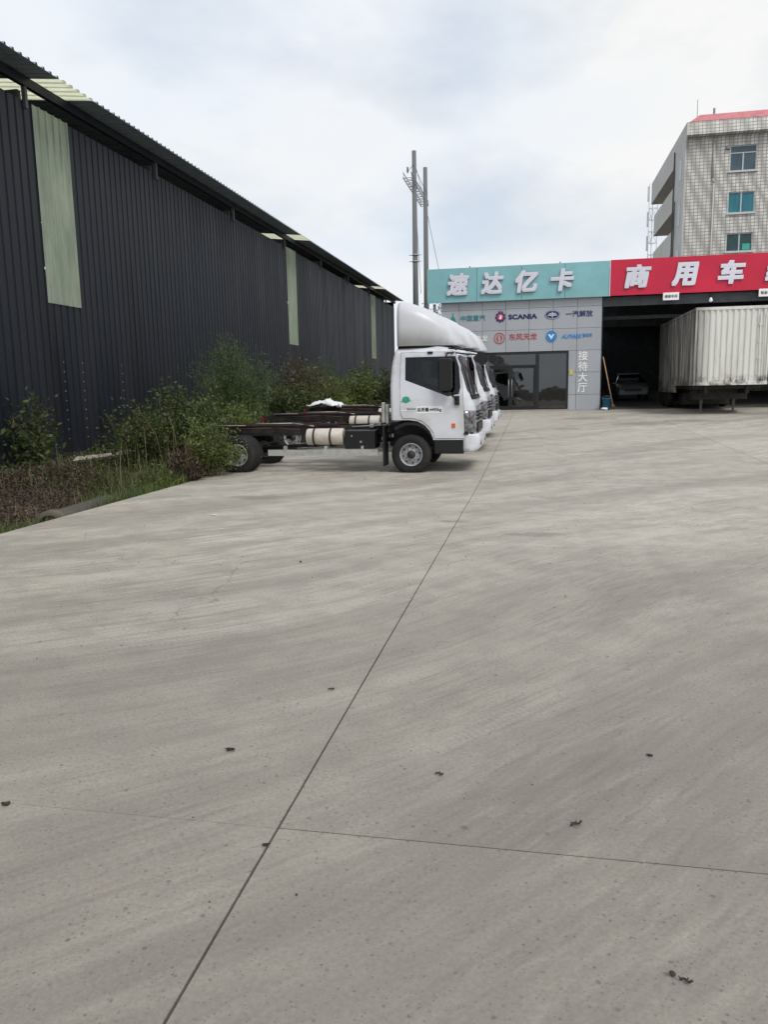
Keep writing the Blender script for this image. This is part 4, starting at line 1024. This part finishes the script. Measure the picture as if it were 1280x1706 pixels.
# balcony galleries on the long left side
BX = 9.2
for z0, z1, ya, yb in ((17.05, 18.78, 61.702, 73.6), (14.05, 15.72, 61.702, 71.6), (11.0, 12.7, 61.702, 71.6), (8.0, 9.7, 61.702, 71.6)):
    bm = NB(); add_box(bm, AX0 - .12, AX0 + .0, ya, yb, z0, z1); add_box(bm, AX0 + .002, AX0 + 1.298, ya, yb, z0, z0 + .15); add_box(bm, AX0 + .002, AX0 + 1.298, yb - .12, yb, z0 + .152, z1)
    obj('balcony', bm, M['plaster'], apt)
bm = NB(); add_box(bm, AX0 + .003, AX0 + 1.296, 61.71, 73.4, 18.70, 18.78); obj('roof_slab', bm, M['plaster'], apt)
for z0, z1 in ((15.5, 16.9), (12.5, 13.9), (9.6, 10.9)): bm = NB(); add_box(bm, AX0 - .135, AX0 - .122, 58.9, 59.8, z0, z1); obj('side_window', bm, M['greypane'], apt)
bm = NB(); add_path(bm, [(AX0 - .2, 61.6, 18.0), (AX0 - .2, 61.6, 1)], .05, 6); add_path(bm, [(AX0 - .2, 60.9, 14.5), (AX0 - .2, 60.9, 1)], .04, 6); obj('drainpipe', bm, M['darkroof'], apt)
# telecom mast left of the block
t = thing('antenna_mast', 'thin lattice telecom mast standing against the left side of the apartment block', 'antenna', (9.95, 77, 1.15))
bm = NB(); H = 18.4
for dx, dy in ((0, 0), (.75, 0), (.37, .6)): add_tube(bm, (dx, dy, 0), (dx, dy, H if dx == 0 else H - .3), .03, seg=6)
for k in range(17):
    z = k * 1.02
    for (a, b), (c, d_) in (((0, 0), (.75, 0)), ((.75, 0), (.37, .6)), ((.37, .6), (0, 0))):
        add_tube(bm, (a, b, z), (c, d_, z), .018, seg=5)
        if k % 2: add_tube(bm, (a, b, z), (c, d_, z + 1.02), .014, seg=5)
obj('lattice', bm, M['mast'], t)
for z in (17.6, 15.4, 13.3): bm = NB(); add_box(bm, -.16, -.04, -.12, .06, z - .7, z + .6); obj('antenna_panel', bm, M['alu'], t, bevel=.03)

# ================================================================ H-FRAME POWER POLES
for X, Yp, lb in ((-6.8, 45, 'taller nearer concrete utility pole with bracket rings behind the truck roof'), (-6.65, 48.4, 'shorter farther concrete utility pole touching the left end of the teal sign')):
    t = thing('utility_pole', lb, 'utility pole', (X, Yp, G(Yp) - .6), group='pair of concrete utility poles')
    bm = NB(); add_tube(bm, (0, 0, 0), (0, 0, 14.7 - G(Yp) + .6), .19, .12, 20); obj('shaft', bm, M['pole'], t)
    bm = NB()
    for z in (8.6, 8.95): add_tube(bm, (0, 0, z), (0, 0, z + .06), .19, seg=16); add_tube(bm, (-.35, 0, z + .03), (.35, 0, z + .03), .02, seg=6)
    if Yp < 46: obj('band', bm, M['mast'], t)
    else: bm.free()
t = thing('crossarm', 'latticed steel crossarm bolted across the two utility poles', 'crossarm', (-6.95, 44, 12.9))
bm = NB()
A0, A1 = Vector((0, -.6, 0)), Vector((.0, 6.2, 0))
for dx in (-.22, .22):
    for dz in (0, .28): add_tube(bm, A0 + Vector((dx, 0, dz)), A1 + Vector((dx, 0, dz)), .025, seg=6)
for k in range(12):
    y = -.6 + k * .62
    add_tube(bm, (-.22, y, 0), (.22, y, 0), .018, seg=5); add_tube(bm, (-.22, y, 0), (-.22, min(6.2, y + .31), .28), .018, seg=5); add_tube(bm, (.22, y, .28), (.22, min(6.2, y + .62), 0), .018, seg=5); add_tube(bm, (-.22, y, 0), (.22, min(6.2, y + .6), 0), .014, seg=5)
obj('truss', bm, M['mast'], t)
for y in (-.4, 2.8, 5.9):
    bm = NB(); add_lathe(bm, [(.001, .62), (.03, .6), (.05, .55), (.03, .5), (.06, .46), (.03, .42), (.06, .38), (.03, .34), (.03, .28)], (0, y, 0), 'Z', 10); obj('insulator', bm, M['dash'], t)
bm = NB()
for a, b, s in (((-6.8, 45, 14.0), (-6.95, 43.4, 13.2), 0), ((-6.8, 45, 14.2), (-6.9, 50, 13.1), 0), ((-6.8, 45, 13.9), (-6.4, 47.5, 12.9), 0), ((-6.65, 48.4, 12.6), (-5.6, 52, 6.2), .2), ((-6.8, 45, 13.3), (-6.5, 45.05, 7), .05)):
    pts = [Vector(a).lerp(Vector(b), i / 8) - Vector((0, 0, s * 4 * (i / 8) * (1 - i / 8))) for i in range(9)]; add_path(bm, pts, .013, 5)
tag(obj('stay_wire', bm, M['chassis']), 'thin guy wires strung from the utility poles', 'wire')

# sign support post + security camera + small tree left of the hall
bm = NB(); add_box(bm, -4.72, -4.60, 36.6, 36.72, G(36) - .4, 5.5); tag(obj('support_post', bm, M['mast']), 'slim grey steel post holding up the left end of the teal sign', 'post')
t = thing('security_camera', 'white dome security camera on a bracket under the left end of the teal sign', 'camera', (-4.42, 36.35, 4.8))
bm = NB(); add_path(bm, [(0, .15, .35), (0, 0, .35), (0, 0, .15)], .025, 8); add_box(bm, -.07, .07, .1, .15, .27, .43); obj('bracket', bm, M['label_white'], t)
bm = NB(); add_lathe(bm, [(.001, .16), (.09, .15), (.12, .05), (.12, -.02)], (0, 0, 0), 'Z', 18); obj('housing', bm, M['label_white'], t)
bm = NB(); add_lathe(bm, [(.115, -.022), (.09, -.10), (.04, -.14), (.001, -.145)], (0, 0, 0), 'Z', 18); obj('dome', bm, M['white_plastic'], t)

# ================================================================ PLANTS
def leaf(bm, p, size, d, w=.45, mi=0):
    d = d.normalized(); s = d.cross(Vector((random.uniform(-1, 1), random.uniform(-1, 1), random.uniform(-1, 1))))
    if s.length < 1e-3: return
    s.normalize(); a = size; b = size * w
    vs = [bm.verts.new(q) for q in (p, p + d * a * .45 + s * b * .5, p + d * a, p + d * a * .45 - s * b * .5)]
    f = bm.faces.new(vs); f.material_index = mi
def rdir(up_=.3):
    v = Vector((random.gauss(0, 1), random.gauss(0, 1), random.gauss(0, 1) + up_)); return v.normalized()
def shrub(name, label, cat, x, y, r, h, n, mat, size=.09, group=None, stems=9, kind='round', w=.45, base=None):
    z = soil_z(x, y) if base is None else base
    t = thing(name, label, cat, (x, y, z), random.uniform(0, 6), group)
    sb, lb = NB(), NB(); tips = []
    for i in range(stems):
        a = random.uniform(0, 6.283); rr = r * random.uniform(.1, .95); hh = h * random.uniform(.40, 1.12) * (1 - .35 * (rr / r) ** 2)
        p0 = Vector((random.uniform(-.12, .12) * r * 2, random.uniform(-.12, .12) * r * 2, -.05)); p2 = Vector((rr * math.cos(a), rr * math.sin(a), hh))
        p1 = p0.lerp(p2, .5) + Vector((0, 0, .12 * h)); th = .008 + .006 * h
        pts = [(p0 * (1 - s) ** 2 + p1 * 2 * s * (1 - s) + p2 * s * s) for s in [k / 5 for k in range(6)]]
        for k in range(5): add_tube(sb, pts[k], pts[k + 1], th * (1 - k / 6), th * (1 - (k + 1) / 6), 5, caps=False)
        tips.append(pts)
        for k in range(2, 6):                        # side twigs
            for q in range(3):
                e_ = pts[k] + rdir(.4) * random.uniform(.12, .32) * (.4 + .3 * h); add_tube(sb, pts[k], e_, th * .4, th * .2, 4, caps=False); tips.append([pts[k], e_])
    for i in range(n):
        pts = random.choice(tips); k = random.randrange(1, len(pts)); p = pts[k - 1].lerp(pts[k], random.random())
        sp = (.05 + .10 * h) * (1 if kind != 'feather' else .6)
        p = p + Vector((random.gauss(0, sp), random.gauss(0, sp), random.gauss(0, sp * .8)))
        if p.z < .0: p.z = abs(p.z) * .5
        if kind == 'feather':
            d_ = rdir(.8); l_ = size * random.uniform(1.2, 2.6)
            for q in range(5):
                c = p + d_ * l_ * q / 5; leaf(lb, c, size * .55, (d_ * .4 + rdir(0)), .3)
        else: leaf(lb, p, size * random.choice((.5, .7, .9, 1.2, 1.7)) * random.uniform(.8, 1.2), rdir(.1), w)
    obj('foliage', lb, mat, t, fix=False); obj('stem', sb, M['stem'], t, fix=False)
    return t
GR = 'bushes growing between the shed and the concrete'
random.seed(21)
P = [
 ('shrub', 'tall feathery shrub standing highest, against the black shed wall', -8.7, 21.8, 1.25, 2.75, 4800, 'leaf_blue', .11, 'feather', 26),
 ('shrub', 'broad dark green bush at the rear end of the nearest truck', -7.5, 16.2, 1.25, 1.4, 7600, 'leaf_dark', .085, 'round', 18),
 ('shrub', 'bush with mid green leaves leaning over the rear wheel of the nearest truck', -6.3, 14.3, .55, .95, 4200, 'leaf_mid', .05, 'round', 14),
 ('shrub', 'dark bush growing close to the wall left of the tall feathery shrub', -9.2, 19.0, 1.05, 1.4, 5000, 'leaf_dark', .08, 'round', 14),
 ('shrub', 'large-leaved bush cut by the left edge of the photo beside the shed', -10.75, 15.0, .5, 1.4, 1100, 'leaf_dark', .11, 'round', 10),
 ('shrub', 'green bush behind the frame rails of the nearest truck', -7.7, 18.7, 1.05, 1.25, 5600, 'leaf_mid', .07, 'round', 14),
 ('shrub', 'dense low bush right of the tall feathery shrub, behind the middle truck frame', -7.9, 24.6, 1.4, 1.55, 6400, 'leaf_dark', .09, 'round', 16),
 ('shrub', 'brownish withering bush against the middle of the shed wall', -8.9, 29.0, 1.5, 2.05, 6000, 'leaf_brown', .10, 'round', 18),
 ('shrub', 'mid green bush beside the brownish withering bush', -7.7, 29.5, 1.1, 1.4, 4000, 'leaf_mid', .09, 'round', 12),
 ('shrub', 'feathery green bush below the second translucent strip of the shed', -9.6, 34.5, 1.5, 2.1, 3600, 'leaf_blue', .10, 'feather', 18),
 ('shrub', 'round green bush low behind the cab of the nearest truck', -8.8, 38.5, 1.6, 1.9, 4400, 'leaf_mid', .11, 'round', 14),
 ('shrub', 'farthest dark bush at the shed wall beside the truck cab', -8.6, 45.0, 1.9, 2.0, 3400, 'leaf_dark', .13, 'round', 14),
 ('shrub', 'small bright green bush at the concrete edge left of the rear wheel', -6.85, 13.1, .55, .62, 3200, 'leaf_mid', .05, 'round', 12),
 ('shrub', 'low reddish-brown bush between the bright green bush and the rear wheel', -6.6, 13.85, .42, .55, 2200, 'leaf_dead', .05, 'round', 12),
 ('shrub', 'spindly dark bush on the slope left of the broad dark bush', -8.3, 15.2, .95, 1.25, 4200, 'leaf_dark', .065, 'round', 14),
]
for nm, lb, x, y, r, h, n, mat, sz, kd, st in P: shrub(nm, lb, 'bush', x, y, r, h, n, M[mat], sz, GR, st, kd)
# small tree behind the left end of the sign
t = thing('small_tree', 'small green tree showing between the truck roof and the teal sign', 'tree', (-5.55, 42, G(42) + .15))
sb, lb = NB(), NB(); add_tube(sb, (0, 0, 0), (.05, 0, 3.2), .09, .05, 8)
tips = []
for i in range(14):
    z = random.uniform(1.8, 3.2); e_ = Vector((random.uniform(-1, 1), random.uniform(-1, 1), random.uniform(3.2, 5.1))); add_tube(sb, (0, 0, z), e_, .03, .01, 5); tips.append((Vector((0, 0, z)), e_))
for i in range(4200):
    a, b = random.choice(tips); p = a.lerp(b, random.uniform(.35, 1.05)) + Vector((random.gauss(0, .22), random.gauss(0, .22), random.gauss(0, .2))); leaf(lb, p, .14, rdir())
obj('crown', lb, M['leaf_mid'], t, fix=False); obj('trunk', sb, M['stem'], t)
# undergrowth: creeper carpet, grass
random.seed(5)
bm = NB()
for i in range(26000):
    y = random.uniform(6.5, 17) if i % 3 else random.uniform(17, 60); x = random.uniform(-11.1, -6.5)
    if y < 13.2 and x > -7.35: continue
    m_ = noise.noise(Vector((x * .6, y * .4, 2)))
    if random.random() > .55 + m_ * 1.3 + (.35 if y > 12 else 0): continue
    leaf(bm, Vector((x, y, soil_z(x, y) + abs(random.gauss(0, .12)))), random.uniform(.04, .09) * (1 if y < 17 else 2), rdir(.3), .5)
tag(obj('ground_cover', bm, M['leaf_dark'], fix=False), 'dark green weeds covering the soil along the shed wall', 'weeds', kind='stuff')
bm = NB()
for i in range(24000):
    y = random.uniform(8.0, 13.8); x = random.uniform(-9.6, -6.95)
    if noise.noise(Vector((x * .9, y * .9, 7))) < -.28: continue
    z = soil_z(x, y) + abs(random.gauss(0, .10)) + (.10 if x < -7.3 else 0)
    if x > -7.3 and random.random() < .45: continue
    leaf(bm, Vector((x, y, z)), random.uniform(.025, .06), rdir(-.1), .5)
tag(obj('dead_creeper', bm, M['leaf_dead'], fix=False), 'reddish-brown dead creeper matted over the bank above the pipe', 'dead creeper', kind='stuff')
def blades(name, label, spots, mat, hgt, cat='grass', wd=.007):
    bm = NB()
    for cx, cy, n, rx, ry, hh in spots:
        for i in range(n):
            x, y = cx + random.gauss(0, rx), cy + random.gauss(0, ry)
            if x > -6.38: x = -6.38 - random.random() * .2
            z = soil_z(x, y) - .02; h = hh * random.uniform(.5, 1.1); a = random.uniform(0, 6.28); b = random.uniform(.05, .5) * h
            dx, dy = math.cos(a) * b, math.sin(a) * b; sx, sy = -math.sin(a) * wd, math.cos(a) * wd
            q = [Vector((x, y, z)), Vector((x + dx * .3, y + dy * .3, z + h * .6)), Vector((x + dx, y + dy, z + h))]
            v = [bm.verts.new(q[0] + Vector((sx, sy, 0))), bm.verts.new(q[0] - Vector((sx, sy, 0))), bm.verts.new(q[1] - Vector((sx, sy, 0)) * .8), bm.verts.new(q[1] + Vector((sx, sy, 0)) * .8), bm.verts.new(q[2])]
            bm.faces.new(v[:4]); bm.faces.new((v[3], v[2], v[4]))
    return tag(obj(name, bm, mat, fix=False), label, cat, kind='stuff')
blades('grass', 'bright green grass along the concrete edge in the lower left corner', [(-6.75, 8.6, 1500, .28, .55, .42), (-6.7, 9.6, 500, .12, .3, .40), (-6.78, 11.7, 1500, .14, .45, .46), (-7.1, 11.9, 700, .2, .4, .4), (-6.75, 12.7, 1500, .2, .5, .5), (-7.5, 13.3, 900, .35, .5, .4), (-7.3, 8.4, 600, .4, .5, .4), (-6.6, 13.8, 500, .1, .6, .42)], M['grass'], .4)
blades('dry_grass', 'straw-coloured dry stalks standing among the weeds', [(-9.4, 18.0, 26, .3, .4, 1.15), (-8.6, 16.4, 60, .5, .6, .7), (-7.2, 13.5, 90, .4, .8, .5), (-7.3, 9.5, 160, .3, .9, .4), (-9.8, 15.5, 120, .6, .8, .4), (-9, 23, 60, 1, 3, 1.3), (-7.4, 15.5, 90, .6, 1.2, 1.3), (-6.5, 14.2, 60, .25, .5, .8), (-8, 18.5, 60, .7, 1.2, 1.5), (-7.0, 12.6, 220, .3, .8, .55), (-8.6, 12, 160, .6, 1.2, .45)], M['straw'], .5, 'dry grass', .006)
# concrete pipe in the ditch and pale slab
pc = thing('concrete_pipe', 'old round concrete drain pipe lying in the ditch below the slab edge', 'pipe', (-6.98, 10.0, -.27), R(5))
bm = NB(); add_lathe(bm, [(.19, 0), (.26, 0), (.26, .14), (.235, .16), (.235, 1.9), (.19, 1.9), (.19, 0)], (0, 0, 0), 'Y', 32); obj('barrel', bm, M['pipe'], pc)
bm = NB(); add_lathe(bm, [(.19, .02), (.001, .35)], (0, 0, 0), 'Y', 24); obj('inside_silt', bm, M['soil'], pc)
bm = NB(); add_box(bm, -.65, .65, -.2, .2, 0, .07)
for v in bm.verts: v.co += Vector((.1, .1, .02)) * noise.noise(v.co * 5)
o = obj('broken_slab', bm, M['slab_old'], bevel=.01); o.location = (-9.2, 15.4, soil_z(-9.2, 15.4) + .16); o.rotation_euler = (R(4), R(-5), R(30)); tag(o, 'pale broken slab lying on the weeds beside the shed wall', 'slab')
# ================================================================ small debris on the yard
random.seed(11)
def twig(name, label, cat, x, y, s, kind):
    s *= .72
    bm = NB()
    if kind == 'leaf':       # curled dry leaf
        bmesh.ops.create_grid(bm, x_segments=6, y_segments=4, size=1)
        for v in bm.verts:
            u, w_ = v.co.x, v.co.y; k = math.sqrt(max(0, 1 - u * u * .9)); v.co = Vector((u * s, w_ * s * .45 * k, s * (.10 + .35 * w_ * w_ * k + .22 * abs(u) ** 2 + .12 * noise.noise(Vector((u * 2, w_ * 2, x))))))
        for i in range(3): leaf(bm, Vector((s * random.uniform(-.5, .5), 0, s * .2)), s * .7, rdir(.5), .5)
    elif kind == 'twig':
        add_path(bm, [(-s, 0, .005), (-s * .3, s * .18, .010), (s * .4, -s * .10, .006), (s, s * .15, .012)], .0022 + s * .07, 6); add_path(bm, [(-s * .1, 0, .006), (s * .3, s * .45, .012)], .0022, 5)
        for i in range(4): leaf(bm, Vector((s * random.uniform(-.8, .5), s * random.uniform(-.1, .1), .006)), s * .8, Vector((random.uniform(-1, 1), random.uniform(-1, 1), .25)), .4)
    else:
        add_sphere(bm, (0, 0, s * .35), s * .5, (1, .8, .8))
        for v in bm.verts: v.co += v.co.normalized() * s * .55 * noise.noise(v.co * 70 + Vector((x, y, 0))); v.co.z *= .7
    o = obj(name, bm, M['debris'], fix=False); o.location = (x, y, G(y) + .002); o.rotation_euler = (0, 0, random.uniform(-.6, .6)); tag(o, label, cat); return o
twig('dry_leaf', 'curled dry leaf left of the long joint, nearer than the far twig', 'leaf', -1.38, 3.17, .032, 'leaf')
twig('twig', 'short dark twig just right of the middle of the concrete', 'twig', -.39, 3.09, .026, 'twig')
twig('twig', 'brown twig beside the transverse joint on the right', 'twig', .17, 2.79, .034, 'twig')
twig('pebble', 'dark pebble in the lower right corner of the concrete', 'pebble', .40, 2.06, .026, 'stone')
twig('dry_leaf', 'flat dark leaf scrap lying next to the lower right pebble', 'leaf', .43, 2.035, .024, 'twig')
twig('dry_leaf', 'crumpled grey leaf far right on the open concrete', 'leaf', .52, 3.41, .022, 'leaf')
twig('pebble', 'dark stone on the transverse joint at the left edge', 'pebble', -2.11, 2.57, .036, 'stone')
twig('dry_leaf', 'small tuft of dry litter caught in the long joint by the crossing', 'litter', -.955, 2.47, .022, 'leaf')
twig('pebble', 'tiny black crumb right of the long joint near the bottom', 'pebble', -.76, 2.22, .014, 'stone')
twig('twig', 'small dark twig touching the long joint farther up', 'twig', -1.1, 3.95, .025, 'twig')
twig('pebble', 'small stone alone in the middle distance left of the long joint', 'pebble', -2.23, 7.05, .04, 'stone')
o = twig('paper_scrap', 'white paper scrap on the concrete left of the trucks', 'paper', -4.26, 9.67, .06, 'leaf'); o.data.materials[0] = M['bag']
o = twig('paper_scrap', 'smaller pale scrap nearer than the white paper scrap', 'paper', -3.75, 8.71, .03, 'leaf'); o.data.materials[0] = M['bag']
bm = NB()
for i in range(200):
    x, y = random.uniform(-5, 5), random.uniform(1.6, 12); s = random.uniform(.0015, .0045) * (1 if y < 6 else 1.6)
    bmesh.ops.create_icosphere(bm, subdivisions=1, radius=s, matrix=Matrix.Translation((x, y, s * .5)) @ Matrix.Diagonal((1, random.uniform(.6, 1.4), .6, 1)))
tag(obj('gravel', bm, M['debris'], fix=False), 'scattered dark grit all over the concrete yard', 'grit', kind='stuff')
